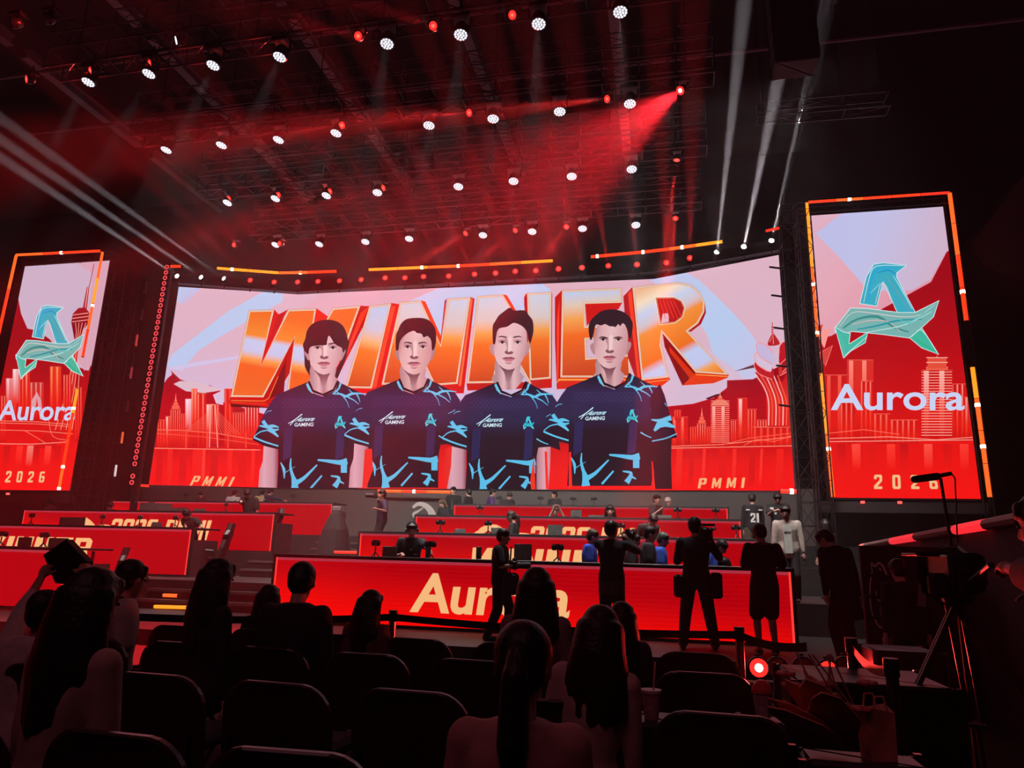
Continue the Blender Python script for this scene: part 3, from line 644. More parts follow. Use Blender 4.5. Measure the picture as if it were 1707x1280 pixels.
def draw_right(a):
    A_swap(a); a.frame(0, 0, 1)
    a.poly([(1300, 300), (1700, 300), (1700, 860), (1300, 860)], ((1450, 480), (1480, 830), [(0, '#a00a18'), (.3, '#b80c16'), (.55, '#d01014'), (.75, '#e81614'), (1, '#fa1412')]))
    a.poly([(1330, 330), (1600, 330), (1600, 410), (1578, 420), (1552, 470), (1470, 515), (1385, 560), (1330, 570)], ((1360, 380), (1500, 500), [(0, '#e2b0c4'), (.5, '#e8a8b8'), (1, '#e49aae')]))
    a.poly([(1360, 389), (1400, 358), (1420, 340), (1600, 335), (1600, 405), (1578, 418), (1552, 465), (1520, 484), (1448, 485), (1400, 430)], ((1380, 380), (1560, 440), [(0, '#c0c0ea'), (.4, '#c4c2e8'), (1, '#d4b4cc')]))
    a.poly([(1330, 530), (1366, 545), (1378, 640), (1370, 700), (1340, 700)], '#c02020')
    for p in ([(1362, 560), (1384, 545), (1374, 580)], [(1364, 590), (1388, 575), (1376, 610)], [(1360, 545), (1372, 540), (1368, 560)]): a.poly(p, '#d8403c'); a.line(p + [p[0]], 1, '#ff9a90')
    for b in [(1376, 1412, 625, 735, '#cc1616', '#f05848', 2), (1412, 1456, 600, 735, '#d83028', '#ff8a7c', 2), (1434, 1456, 635, 735, '#d01818', '#ff7a6a', 3), (1400, 1425, 670, 740, '#c81414', '#f87060', 3), (1456, 1484, 690, 740), (1585, 1610, 640, 735, '#cc1616', '#ff8c80', 3), (1608, 1628, 662, 735, '#d83a34', '#ff9a8c', 2), (1484, 1530, 700, 740, '#d01616', '#ff6a5c', 5)]: bld(*b)
    bld(1536, 1588, 617, 735, '#cc1414', '#ffb0a8', 2, 'tower'); stripes(1536, 1587, 620, 730, 24, '#ffb4a8', 1.1)
    for z in (600, 608): a.rect(1546, z - 4, 1578, z + 6, '#e8503c'); a.line([(1544, z - 4), (1580, z - 4)], 1.2, '#ffc0b0')
    a.line([(1380, 731), (1480, 728), (1560, 733), (1635, 728)], 1.6, '#ff8a78'); a.line([(1380, 736), (1640, 733)], 1.2, '#ffa898'); a.line([(1382, 722), (1440, 716), (1500, 724)], 1, '#ff7462')
    for x, c in [(1395, '#d01214'), (1420, '#ff4a3c'), (1445, '#e01614'), (1478, '#ff3a2e'), (1500, '#cc1014'), (1540, '#ff5042'), (1572, '#d81414'), (1600, '#ff3c30')]:
        a.poly([(x, 740), (x + 14, 740), (x + 16, 826), (x + 2, 826)], ((x, 740), (x, 826), [(0, c), (.5, '#f01814'), (1, '#f81512')]))
    glass_crest(a, lambda p: (1392 + p[0] * 174, 438 + p[1] * 157))
    art_text(a, 'Aurora', [(1385, 684), (1608, 684), (1608, 640), (1385, 640)], '#cdd4f4', .018)
    glyphs(a, '2026', [(1457, 815), (1564, 815), (1561, 792), (1457, 791)], '#f2bd8a', gap=1.25)
def draw_left(a):
    A_swap(a); a.frame(0, 400, 2.8444)
    a.poly([(-150, 60), (600, 60), (600, 1200), (-150, 1200)], ((300, 200), (250, 1190), [(0, '#9c0a18'), (.4, '#a80c16'), (.6, '#c81012'), (.8, '#ee1613'), (1, '#fb1512')]))
    a.poly([(110, 90), (540, 90), (520, 200), (500, 380), (420, 620), (340, 590), (235, 470), (180, 430), (130, 420), (100, 350), (85, 270)], '#cfb4cc')
    a.poly([(330, 90), (560, 90), (520, 300), (480, 560), (400, 620), (340, 500), (410, 420), (440, 160)], '#d9a6ba')
    # tall tower
    a.line([(446, 112), (430, 190), (398, 322)], 4, '#b05060'); a.poly([(392, 322), (412, 222), (424, 222), (412, 325)], '#b82a34'); a.line([(404, 320), (418, 222)], 3, '#ffc0b8')
    a.poly([(345, 350), (372, 322), (405, 320), (424, 345), (415, 400), (392, 430), (380, 470), (330, 870), (250, 1000), (160, 980), (270, 860), (330, 640), (352, 470), (345, 430), (338, 390)], ((345, 330), (300, 960), [(0, '#a81420'), (.15, '#7c0c1c'), (.3, '#d02824'), (.7, '#e02a20'), (1, '#d41414')]))
    for dy in (0, 16, 32): a.line([(342, 356 + dy), (420, 346 + dy)], 4, '#f0a090')
    for dx in (-24, -8, 8, 26): a.line([(382 + dx, 392), (372 + dx * .5, 470), (345 + dx, 700), (300 + dx * 1.6, 900)], 3, '#ff9a88', sm=3)
    for b in [(-60, 0, 735, 960), (-20, 30, 740, 960, '#c81414', '#ff8a78', 4), (28, 60, 656, 850, '#e88a90', '#ffd0d0', 1), (60, 92, 612, 850, '#f0b8c0', '#ffe0e0', 1), (88, 118, 640, 850, '#d02018', '#ff7a60', 2), (118, 142, 618, 850, '#e02a18', '#ff9a80', 1), (142, 208, 676, 850, '#c83030', '#e89088', 3), (236, 290, 600, 850, '#e83a1c', '#ff9060', 2), (300, 340, 640, 850, '#c81818', '#ff8a74', 3), (355, 392, 700, 960, '#c01414', '#f87868', 3)]: bld(*b)
    a.poly([(142, 850), (150, 760), (175, 720), (195, 760), (205, 850), (190, 850), (175, 750), (158, 850)], '#e0a0a8')
    for y in (862, 872, 905): a.line([(-60, y - 6), (180, y), (345, y + 14)], 3, '#ff8a74')
    a.line([(-60, 965), (150, 968), (320, 958)], 4, '#ff9080'); a.line([(120, 905), (220, 965)], 3, '#ff7a66'); a.line([(230, 850), (250, 930), (320, 950)], 3, '#ff7a66', sm=3)
    for x, c in [(20, '#d01212'), (80, '#ff3428'), (130, '#f88070'), (160, '#c80f12'), (215, '#ff4438'), (260, '#d01214')]:
        a.poly([(x, 975), (x + 30, 975), (x + 10, 1170), (x - 20, 1170)], ((x, 975), (x, 1170), [(0, c), (.5, '#f01814'), (1, '#f81512')]))
    a.frame(0, 0, 1)
    glass_crest(a, lambda p: (28 + p[0] * 113 - p[1] * 2, 509 + p[1] * 121))
    art_text(a, 'Aurora', [(-4, 701), (124, 701), (127, 667), (-2, 667)], '#cdd2f2', .018, .1)
    glyphs(a, '2026', [(8, 804), (73, 804), (76, 786), (11, 785)], '#f2bd8a', gap=1.1)
q = lambda x, y, Y=YS: PY(x, y, Y)
rz1, rz0 = float(q(1461, 352)[2]), float(q(1515, 830.5)[2])
flat_screen('led_screen', float(q(1347, 359)[0]), float(q(1572, 345)[0]), rz0, rz1, YS, 'tall LED screen at the right of the stage with glass crest and Aurora in white', draw_right)
lx1 = float(q(183, 434)[0])
flat_screen('led_screen', lx1 - 3.85, lx1, float(q(60, 817)[2]), float(q(100, 440)[2]), YS, 'tall LED screen at the far left beyond the truss tower, showing a needle tower', draw_left)
# ================================================================ desks
DX0, DX1, LX0, LX1 = -6.3, 1.72, -18.4, -10.33
PINK = '#f7b87c'
def red_bg(a):
    a.poly([(0, 0), (1, 0), (1, 1), (0, 1)], ((0, 1), (0, 0), [(0, '#b0000c'), (.25, '#c8040a'), (.6, '#ea0604'), (1, '#ff0602')]))
    for i in range(14):
        v = .06 + i * .066; a.poly([(0, v), (1, v), (1, v + .018), (0, v + .018)], ((0, 1), (0, 0), [(0, '#b4040e'), (.25, '#cd070d'), (.6, '#ee0b09'), (1, '#ff0604')]))
    for v0, v1 in ((.955, 1),): a.poly([(0, v0), (1, v0), (1, v1), (0, v1)], '#a83040')
    a.poly([(0, 0), (.004, 0), (.004, 1), (0, 1)], '#ff3a34'); a.poly([(.996, 0), (1, 0), (1, 1), (.996, 1)], '#ff4038')
def swirl(a, u0, u1):
    w_ = u1 - u0
    P = lambda pts: [(u0 + x * w_, y) for x, y in pts]
    a.poly(P([(.0, .45), (.2, .66), (.45, .72), (.36, .62), (.2, .48)]), PINK, sm=2)
    a.poly(P([(.22, .68), (.36, .8), (.6, .82), (.85, .62), (1, .35), (1.0, .2), (.72, .4), (.5, .62), (.38, .68)]), PINK, sm=2)
    for k in (0, .12): a.line(P([(.95 + k, .62), (1.1 + k, .6), (1.25 + k, .45), (1.25 + k, .2)]), .02 * w_ / .17, PINK, sm=3)
def make_desk(row, x0, x1, label, draw):
    y, z = ROWY[row], ROWZ[row]; z0, z1 = z + .05, z + 1.02
    t = wempty('player_desk', ((x0 + x1) / 2, y, z), label=label, cat='desk', group=None)
    b = MB(); b.box((x0 - .05, y, z), (x1 + .05, y + .06, z1 + .05)); b.build('front_frame', black, t)
    MB().bbox(((x0 + x1) / 2, y + .52, z1 + .035), (x1 - x0 + .1, .95, .04), .006).build('desk_top', mat('desk_top_laminate', '#191416', .35), t)
    for xx in (x0 - .04, x1 - .01): MB().box((xx, y + .06, z), (xx + .05, y + .98, z + .8)).build('side_panel', mat('maroon_side_panel', '#40262c', .5), t)
    for k in range(5):
        xx = x0 + .3 + (x1 - x0 - .6) * k / 4; MB().tube((xx, y + .9, z), (xx, y + .9, z1), .03).build('leg', darkmetal, t)
    W = lambda u, v: (x0 + u * (x1 - x0), y, z0 + v * (z1 - z0))
    c = [proj(W(*k)) for k in ((0, 0), (1, 0), (1, 1), (0, 1))]; m_ = tuple(np.mean(c, axis=0))
    a = Art([([hp(c[i], c[(i + 1) % 4], m_) for i in range(4)], np.array((x0, y, 0)), nC)], [])
    a.T = lambda p: proj(W(*p)); red_bg(a); draw(a, W)
    a.build('led_front', LEDM, t); return t
def d_aurora(a, W): art_text(a, 'Aurora', [proj(W(*p)) for p in ((.295, .2), (.608, .2), (.608, .82), (.295, .82))], PINK, .026, .12)
def d_winner(a, W): glyphs(a, 'WINNER', [(.297, .3), (.68, .3), (.69, .76), (.307, .76)], PINK, gap=.16, raw=False)
def d_event(a, W):
    swirl(a, .175, .33); glyphs(a, '2026 PMMI', [(.368, .25), (.757, .25), (.77, .8), (.38, .8)], PINK, gap=.14, raw=False)
none = lambda a, W: None
for side, (x0, x1) in (('right', (DX0, DX1)), ('left', (LX0, LX1))):
    blk = 'nearer block right of the stairs' if side == 'right' else 'far block left of the stairs'
    for row, lab, fn in (('A', 'front desk of the %s, red LED front' + (' reading Aurora' if side == 'right' else ''), d_aurora if side == 'right' else none), ('B', 'second-row desk of the %s, red LED front reading WINNER', d_winner), ('C', 'third-row desk of the %s, red LED front reading 2026 PMMI', d_event), ('D', 'rearmost desk of the %s, plain red LED front', none)):
        make_desk(row, x0, x1, lab % blk, fn)
# ================================================================ LED tubes
def tube_mat(c, s=1.0): return mat('led_tube_' + c.lstrip('#'), '#100808', .5, emis=c, strength=s)
def led_run(pts, cols, r, label, group, P=PY, depth=None, white=()):
    """pts: picture points; a run of glowing tubes between them, each tube a thing"""
    W = [P(x, y, d) for (x, y), d in zip(pts, depth)]
    n = len(cols)
    tot = [0]
    for a, b in zip(W[:-1], W[1:]): tot.append(tot[-1] + np.linalg.norm(b - a))
    def at(s_):
        for i in range(len(W) - 1):
            if s_ <= tot[i + 1] + 1e-9: f = (s_ - tot[i]) / (tot[i + 1] - tot[i]); return W[i] * (1 - f) + W[i + 1] * f
        return W[-1]
    for i, c in enumerate(cols):
        if c is None: continue
        a, b = at(tot[-1] * i / n), at(tot[-1] * (i + 1) / n); d = (b - a) / np.linalg.norm(b - a)
        t = wempty('led_tube', tuple((a + b) / 2), label=label, cat='led tube', group=group)
        MB().tube(a + d * .006, b - d * .006, r, n=8).build('diffuser', tube_mat(c, 1.6), t)
        mb = MB()
        for e in (a, b): mb.tube(e - d * .008, e + d * .008, r * 1.05, n=8)
        mb.build('end_cap', black, t)
    for f in white:
        p = at(tot[-1] * f); d = at(min(tot[-1], tot[-1] * f + .05)) - at(tot[-1] * f - .05); d /= np.linalg.norm(d)
        t = wempty('pixel_lamp', tuple(p), label='tiny white pixel lamp glowing on the ' + group, cat='lamp', group='white pixel lamps on the ' + group)
        MB().tube(p - d * .045, p + d * .045, r * 1.2, n=8).build('bulb', mat('white_pixel', '#000000', .5, emis='#fff0e0', strength=4), t)
R1, R2, R3, R4 = '#ff3412', '#ff5a1e', '#ff8a1e', '#e02a1c'
ys = YS - .35
g = 'tubes framing the right-hand screen'
led_run([(1345, 338), (1363, 562)], [R3, R3, R2, R2], .042, 'orange LED tube on the upper left edge of the right-hand screen', g, depth=[ys] * 2, white=(.62, .97))
led_run([(1347, 337), (1583, 321)], [R1, R2, R1, R1, R4], .04, 'red-orange LED tube along the top of the right-hand screen', g, depth=[ys] * 2, white=(.3,))
led_run([(1583, 322), (1611, 535)], [R2, R2, R1, R1], .058, 'orange LED tube on the upper right edge of the right-hand screen', g, depth=[ys] * 2, white=(.78,))
led_run([(1369, 622), (1389, 829)], [R3, R3, R2, R2], .05, 'orange LED tube on the lower left edge of the right-hand screen', g, depth=[ys] * 2, white=(.62,))
led_run([(1621, 612), (1650, 829)], [R3, R2, R2, R2], .058, 'orange LED tube on the lower right edge of the right-hand screen', g, depth=[ys] * 2, white=(.3, .62))
g = 'tubes framing the left-hand screen'
led_run([(27, 426), (-12, 600)], [R2, R1, R1], .05, 'orange LED tube on the outer edge of the left-hand screen', g, depth=[ys] * 2)
led_run([(27, 425), (169, 418)], [R2, R1, R1], .05, 'red-orange LED tube along the top of the left-hand screen', g, depth=[ys] * 2, white=(.54,))
led_run([(171, 420), (138, 595)], [R2, R3, R2, R1], .045, 'orange LED tube on the upper inner edge of the left-hand screen', g, depth=[ys] * 2, white=(.52,))
led_run([(129, 648), (98, 816)], [R3, R1, R1, R2], .045, 'orange LED tube on the lower inner edge of the left-hand screen', g, depth=[ys] * 2, white=(.2, .78, .99))
yh = YM - .6
def hY(x):   # depth of the header line above the folded screen
    l = np.interp(x, [298, 497, 1090, 1298], [pl0[1], YM, YM, pr1[1]]); return float(l) - .35
g = 'tubes over the main screen'
for pts, cols, wh in [([(362, 447), (475, 455.5), (562, 452)], [R3, R3, R2, R1], (.12, .68)), ([(615, 449.5), (770, 443), (922, 434.5)], [R3, R3, R2, R1, R2, R3], (.3, .5)), ([(985, 428), (1095, 418), (1205, 402.5)], [R1, R1, R1, R2, R3], (.05, .4, .7))]:
    led_run(pts, cols, .055, 'orange LED tube in the broken line above the main screen', g, depth=[hY(p[0]) for p in pts], white=wh)
led_run([(285, 444), (303, 444)], [R1], .05, 'short red LED tube beside the top of the ring lamp column', 'short red tubes', depth=[20.2] * 2)
led_run([(1276, 385), (1299, 380)], [R4], .04, 'short red LED tube at the top right corner of the main screen', 'short red tubes', depth=[20.2] * 2)
led_run([(226, 808.5), (250, 810)], [R4], .04, 'short red LED tube at the lower left corner of the main screen', 'short red tubes', depth=[20.8] * 2)
led_run([(630, 818), (690, 819), (752, 820)], [R2, R1, R2], .05, 'orange LED tube under the middle of the main screen', 'short red tubes', depth=[YM - .3] * 3, white=(.5,))
led_run([(1300, 818.5), (1328, 819)], [R4], .06, 'red LED tube at the lower right corner of the main screen', 'short red tubes', depth=[20.3] * 2, white=(.7,))
for pts, c, d, lab in [([(257, 1011), (312, 1012.5)], [R3], 12.24, 'orange LED tube on the lowest step left of the front desk'), ([(272, 992), (297, 993)], [R2], 12.54, 'short orange LED tube above the lowest step'), ([(531, 909), (558, 909.5)], [R3], 15.6, 'orange LED tube on the step between the desk blocks'), ([(557, 920), (600, 921)], [R4], 15.2, 'red LED tube along the tread between the desk blocks')]:
    led_run(pts, c, .032, lab, 'tubes on the steps', depth=[d] * 2)
# ring lamp column
ring = None
P0, P1 = PY(278, 445, 20.4), PY(219.5, 804, 20.4)
m_red = mat('red_ring_glow', '#200408', .5, emis='#ff4a50', strength=1.3)
def torus(R, r, n=18, k=6):
    mb = MB(); secs = []
    for i in range(n + 1):
        a = 2 * math.pi * i / n; secs.append([((R + r * math.cos(2 * math.pi * j / k)) * math.cos(a), r * math.sin(2 * math.pi * j / k), (R + r * math.cos(2 * math.pi * j / k)) * math.sin(a)) for j in range(k)])
    return mb.loft(secs, cap=False)
for i in range(38):
    if i == 35: continue
    f = i / 37; p = P0 * (1 - f) + P1 * f
    if ring is None:
        ring = empty('ring_lamp', tuple(p), label='red ring lamp in the tall column left of the main screen', cat='lamp', group='ring lamps in the tall column')
        torus(.065, .016).build('glowing_ring', m_red, ring); MB().tube((0, .03, 0), (0, .1, 0), .085, n=14).build('lamp_body', black, ring)
    else: c = copy_tree(ring); c.location = tuple(p)
t = wempty('lamp_post', (float(P0[0]), 20.6, 1.6), label='black upright post carrying the column of red ring lamps', cat='post')
MB().box((P0[0] - .1, 20.5, 1.6), (P0[0] + .1, 20.62, P0[2] + .2)).build('post_body', black, t)
# ================================================================ trusses
def truss(a, b, s, label, name='lighting_truss', cat='truss', group=None, seg=.8, r=.025, up=(0, 0, 1), m=None):
    a, b = np.array(a, float), np.array(b, float); d = b - a; L = np.linalg.norm(d); d /= L
    u = np.array(up, float); u -= d * d.dot(u); u /= np.linalg.norm(u); v = np.cross(d, u)
    t = wempty(name, tuple(a), label=label, cat=cat, group=group)
    C = [(-1, -1), (1, -1), (1, 1), (-1, 1)]
    off = [u * i * s / 2 + v * j * s / 2 for i, j in C]; mb = MB(); br = MB()
    for o in off: mb.tube(a + o, b + o, r, n=6)
    n = max(2, int(L / seg))
    for k in range(n + 1):
        p = a + d * L * k / n
        for i in range(4):
            br.tube(p + off[i], p + off[(i + 1) % 4], r * .55, n=4, cap=False)
            if k < n:
                q_ = a + d * L * (k + 1) / n; j = (i + 1) % 4
                br.tube(p + off[i if k % 2 else j], q_ + off[j if k % 2 else i], r * .55, n=4, cap=False)
    mb.build('chords', m or steel, t); br.build('bracing', m or steel, t)
    if name == 'lighting_truss' and (L > 4.6 or a[1] < 18):
        for f in (.04, .35, .66, .96):
            p = a + d * L * f; MB().tube(p, (p[0], p[1], 17.5), .014, n=5).build('hanging_cable', darkmetal, t)
    return t
TZ = 11.72
TY = {1: 11.4, 2: 14.15, 3: 17.05, 4: 20.1}
for k, (y, xa, xb, nm) in enumerate([(TY[1], -13.6, 1.2, 'nearest'), (TY[2], -13.6, 1.3, 'second'), (TY[3], -13.7, 1.3, 'third'), (TY[4], -13.8, 1.3, 'farthest')]):
    truss((xa, y + .25, TZ + .25), (xb, y + .25, TZ + .25), .5, nm + ' of the long lighting trusses hung over the stage, full of lamps', r=.028)
    truss((xa, y + .25, TZ + 1.15), (xb, y + .25, TZ + 1.15), .4, 'slimmer carrier truss directly above the %s lighting truss' % nm, r=.02)
truss((-22, 8.6, 12.2), (-11, 8.6, 12.2), .5, 'lighting truss at the upper left corner, nearer than the others', r=.028)
truss((PY(1262, 190, 17)[0], 17, PY(1262, 190, 17)[2]), (PY(1480, 172, 17)[0], 17, PY(1480, 172, 17)[2]), .4, 'dim lone truss high over the right-hand screen', r=.02)
TW = lambda x, y, Y: PY(x, y, Y)
for (px, py, Y, s_, lab) in [(1322, 500, 20.6, .42, 'truss tower standing beside the right end of the main screen'), (1350, 500, 21.0, .34, 'truss tower just left of the right-hand screen'), (203, 500, 20.9, .5, 'truss tower right of the left-hand screen'), (185, 500, 21.0, .3, 'slim truss tower touching the left-hand screen'), (228, 500, 21.4, .3, 'thin dark truss tower nearer the ring lamp column')]:
    x = float(TW(px, py, Y)[0]); top = 11.6 if px > 1000 else 11.0
    truss((x, Y, 1.58), (x, Y, top), s_, lab, name='truss_tower', seg=.6, up=(0, 1, 0), r=.02)
for x0, x1, z, nm in ((4.2, 8.6, rz1 + .25, 'right'), (lx1 - 3.9, lx1 + .2, rz1 + .3, 'left')):
    truss((x0, YS + .1, z), (x1, YS + .1, z), .35, 'header truss across the top of the %s-hand screen' % nm, r=.02)
xr = float(PY(1603, 500, YS)[0])
truss((xr, YS + .1, 1.6), (xr, YS + .1, rz1 + .2), .24, 'truss leg on the outer edge of the right-hand screen', name='truss_tower', up=(0, 1, 0), r=.02)
slab('trim_1', ext(plan, .4), zt + .05, zt + .42, .3, black, kind='structure', off=-.3)
# ================================================================ ceiling beams, pipes
cb = mat('painted_roof_steel', '#6a5a60', .5, noise=.1)
for px, py in ((355, 172), (566, 148), (800, 120), (160, 190), (1030, 100)):
    x = float(PZ(px, py, 15.2)[0])
    for k, (y0, y1) in enumerate(((9.5, 14.2), (14.7, 19.5), (20.2, 24.5))):
        t = wempty('roof_beam', (x, y0, 15.2), label='long grey roof beam running away from the camera under the dark ceiling', cat='roof beam', group='grey roof beams')
        MB().box((x - .14, y0, 15.2), (x + .14, y1, 15.24)).build('lower_flange', cb, t); MB().box((x - .02, y0, 15.24), (x + .02, y1, 15.5)).build('web', cb, t); MB().box((x - .14, y0, 15.5), (x + .14, y1, 15.54)).build('upper_flange', cb, t)
for y, z in ((13.6, 13.6), (16.8, 14.2)):
    o = MB().tube((-20, y, z), (10, y, z), .05).build('ceiling_pipe', cb); tag(o, 'long thin grey pipe crossing under the ceiling above the %s truss' % ('second' if y < 15 else 'third'), 'pipe')
for x0, x1, y0, y1 in ((-7.2, -3.8, 11.9, 13.2), (-3.2, -1.2, 12.2, 13.4), (-10.5, -8.4, 12, 13.2), (0.4, 2.6, 11.2, 12.6)):
    t = wempty('ceiling_panel', (x0, y0, 14.4), label='dim rectangular panel hanging flat under the ceiling above the nearest truss', cat='ceiling panel', group='panels under the ceiling')
    MB().box((x0, y0, 14.4), (x1, y1, 14.46)).build('panel_sheet', mat('dim_panel', '#40343a', .7), t); mb = MB()
    for a_, b_ in (((x0, y0), (x1, y0)), ((x1, y0), (x1, y1)), ((x1, y1), (x0, y1)), ((x0, y1), (x0, y0))): mb.tube((*a_, 14.38), (*b_, 14.38), .04, n=4)
    mb.build('rim', cb, t)
# ================================================================ lamps on the rig
def basis(d):
    d = np.array(d, float); d /= np.linalg.norm(d); u = np.cross(d, (0, 1, 0) if abs(d[1]) < .9 else (1, 0, 0)); u /= np.linalg.norm(u); return d, u, np.cross(d, u)
m_lamp = mat('lamp_housing_black', '#241c1f', .35, spec=.5)
m_white = mat('white_led_lens', '#101010', .3, emis='#f4f4ff', strength=1.5)
m_whiteb = mat('white_lens_base', '#101010', .3, emis='#b8b4c4', strength=.45)
m_redl = mat('red_led_lens', '#100404', .3, emis='#ff2a24', strength=1.6)
m_redc = mat('red_lens_core', '#100404', .3, emis='#ff7a68', strength=1.0)
m_dull = mat('unlit_lens_glass', '#2a2226', .08, spec=1)
m_redhot = mat('red_hot_lens', '#100404', .3, emis='#ffd0c0', strength=9)
m_wsmall = mat('white_beam_lens', '#101010', .3, emis='#ffffff', strength=4)
LAMP = {}
def lens_parts(kind, R):
    """lens meshes facing -Z at the origin"""
    a, b = MB(), MB()
    if kind == 'wash':
        a.tube((0, 0, -.001), (0, 0, .01), R, n=20)
        for rr, n in ((0, 1), (.42, 6), (.82, 12)):
            for i in range(n):
                t = 2 * math.pi * i / n + rr; b.tube((R * rr * math.cos(t), R * rr * math.sin(t), -.012), (R * rr * math.cos(t), R * rr * math.sin(t), 0), R * .155, n=8)
    else:
        a.tube((0, 0, -.001), (0, 0, .01), R, n=16); b.tube((0, 0, -.008), (0, 0, 0), R * .45, n=10)
    return a, b
def lamp(p, d, kind, label, group, power=0, angle=10, col=(1, 1, 1), blend=.6, sc=1., mount='hang', hot=False, soft=.04, cat='stage lamp', aim=None):
    """moving-head lamp: p lens centre, d direction it points to"""
    R = {'wash': .135, 'beam': .085}[kind] * sc
    D, U, V = basis(d); p = np.array(p, float); s_ = 1 if mount == 'hang' else -1
    key = (kind, hot, tuple(np.round(D, 1)), mount, sc)
    t = empty({'wash': 'wash_light', 'beam': 'beam_light'}[kind] if cat == 'stage lamp' else cat, tuple(p), label=label, cat=cat, group=group)
    if key not in LAMP:
        Q = Matrix([[U[i], -V[i], -D[i], 0] for i in range(3)] + [[0, 0, 0, 1]])
        body = MB(); body.lathe([(R * 1.12, .0), (R * 1.18, .03), (R * 1.15, R * 1.0), (R * .8, R * 1.9), (R * .35, R * 2.1)], n=16).xf(Q)
        a, b = lens_parts(kind, R); a.xf(Q); b.xf(Q)
        c = np.array(-D) * R * 1.0; yk = MB(); base = MB(); arm = R * 1.5
        for sgn in (-1, 1):
            e = c + U * sgn * R * 1.4; yk.tube(c + U * sgn * R, e, .02 * sc, n=6); yk.tube(e, e * np.array((1, 1, 0)) + np.array((0, 0, c[2] + s_ * R * 1.9)), .022 * sc, n=6)
        yk.tube(c * np.array((1, 1, 0)) + U * R * 1.45 * np.array((1, 1, 0)) + np.array((0, 0, c[2] + s_ * R * 1.8)), c * np.array((1, 1, 0)) - U * R * 1.45 * np.array((1, 1, 0)) + np.array((0, 0, c[2] + s_ * R * 1.8)), .03 * sc, n=6)
        top = np.array((c[0], c[1], c[2] + s_ * R * 2.0)); base.bbox(tuple(top), (R * 3.0, R * 2.2, R * .9), R * .15)
        clampm = MB().tube(top, top + np.array((0, 0, s_ * R * 2.3)), .02 * sc, n=6)
        LAMP[key] = (body, a, b, yk, base, clampm)
        objs = []
        for mb, nm, mm in ((body, 'head', m_lamp), (a, 'lens', {'wash': m_whiteb}.get(kind, m_wsmall if col == (1, 1, 1) else (m_dull if col[1] == .5 else m_redl))), (b, 'bulbs', {'wash': m_white}.get(kind, m_wsmall if col == (1, 1, 1) else (m_redhot if hot else m_redc))), (yk, 'yoke', m_lamp), (base, 'base', m_lamp), (clampm, 'clamp', darkmetal)):
            objs.append(mb.build(nm, mm, t, smooth=nm == 'head'))
        LAMP[key] = objs
    else:
        for ob in LAMP[key]:
            c = ob.copy(); COL.objects.link(c); c.parent = t
            if ob.name.startswith(('lens', 'bulbs')) and kind == 'beam':
                mm = m_wsmall if col == (1, 1, 1) else m_dull if col[1] == .5 else (m_redhot if hot else (m_redl if ob.name.startswith('lens') else m_redc))
                if c.data.materials[0] != mm:
                    c.data = c.data.copy(); c.data.materials[0] = mm
    if not power and kind == 'beam' and col == RED and cat == 'stage lamp': power, angle, blend = PFLOOD, 150, 1
    if power:
        l = bpy.data.lights.new('lamp_light', 'SPOT'); l.energy = power; l.spot_size = math.radians(angle); l.spot_blend = blend; l.color = col; l.shadow_soft_size = soft
        o = bpy.data.objects.new('lamp_light', l); COL.objects.link(o); o.parent = t
        o.location = tuple(D * .03); o.rotation_euler = Vector(D).to_track_quat('-Z', 'Y').to_euler()
    return t
white_rows = {1: [(147, 137), (248, 123), (355, 109), (466, 95), (645, 73), (768, 58), (898, 40), (1034, 20)], 2: [(277, 250), (369, 242), (464, 233), (560, 222), (715, 209), (822, 198), (933, 186), (1050, 173)],
              3: [(379, 338), (459, 331), (544, 326), (629, 321), (764, 311), (856, 302), (953, 294), (1053, 282)], 4: [(459, 408), (532, 407), (609, 403), (682, 398), (805, 392), (887, 386), (971, 381), (1060, 375)]}
nm = {1: 'nearest', 2: 'second', 3: 'third', 4: 'farthest'}
PWASH, PBEAM, PRED, PHOT = 3200, 540000, 105000, 130000; PFLOOD = 45
for k, row in white_rows.items():
    for x, y in row:
        p = PY(x, y, TY[k]); d = np.array((-.12 if x < 600 else .02, -.12 - .06 * k, -1))
        lamp(p, d, 'wash', 'round white wash lamp pointing down from the %s lighting truss' % nm[k], 'white wash lamps on the %s truss' % nm[k], power=PWASH, angle=13, col=(.92, .95, 1), blend=.9)
RED = (1, .03, .03)
red_list = [(0, 19, 38, (-1, -.6, -.3), 0), (0, 74, 31, (-1, -.6, -.3), 0), (1, 44, 132, (-.6, -1, -.4), 0), (1, 150, 118, (-.6, -1, -.4), 0), (1, 249, 106, (-.6, -1, -.4), 0), (1, 597, 60, (430, 22, 8), .15), (1, 722, 43, (560, -8, 8), .15), (1, 854, 25, (-.3, -.8, -.6), 0),
            (2, 570, 209, (420, 228, 11), .6), (2, 782, 188, (600, 204, 11.5), 1.4), (2, 1012, 165, (780, 192, 11.5), 1.6), (3, 381, 331, (-.2, -1, -.6), 0), (3, 464, 325, (-.2, -1, -.6), 0), (3, 550, 319, (380, 372, 14), .8), (3, 639, 313, (400, 385, 14), 1.2), (3, 1128, 267, (1108, 440, 17), 2.2),
            (4, 390, 408, (-.2, -1, -.4), 0), (4, 466, 406, (-.2, -1, -.4), 0), (4, 776, 389, (700, 436, 18), 1.4), (4, 859, 384, (790, 440, 18), 1.4), (4, 944, 378, (905, 430, 18), 1.2), (4, 1126, 364, (1117, 445, 18.5), 1.6)]
TY[0] = 8.6
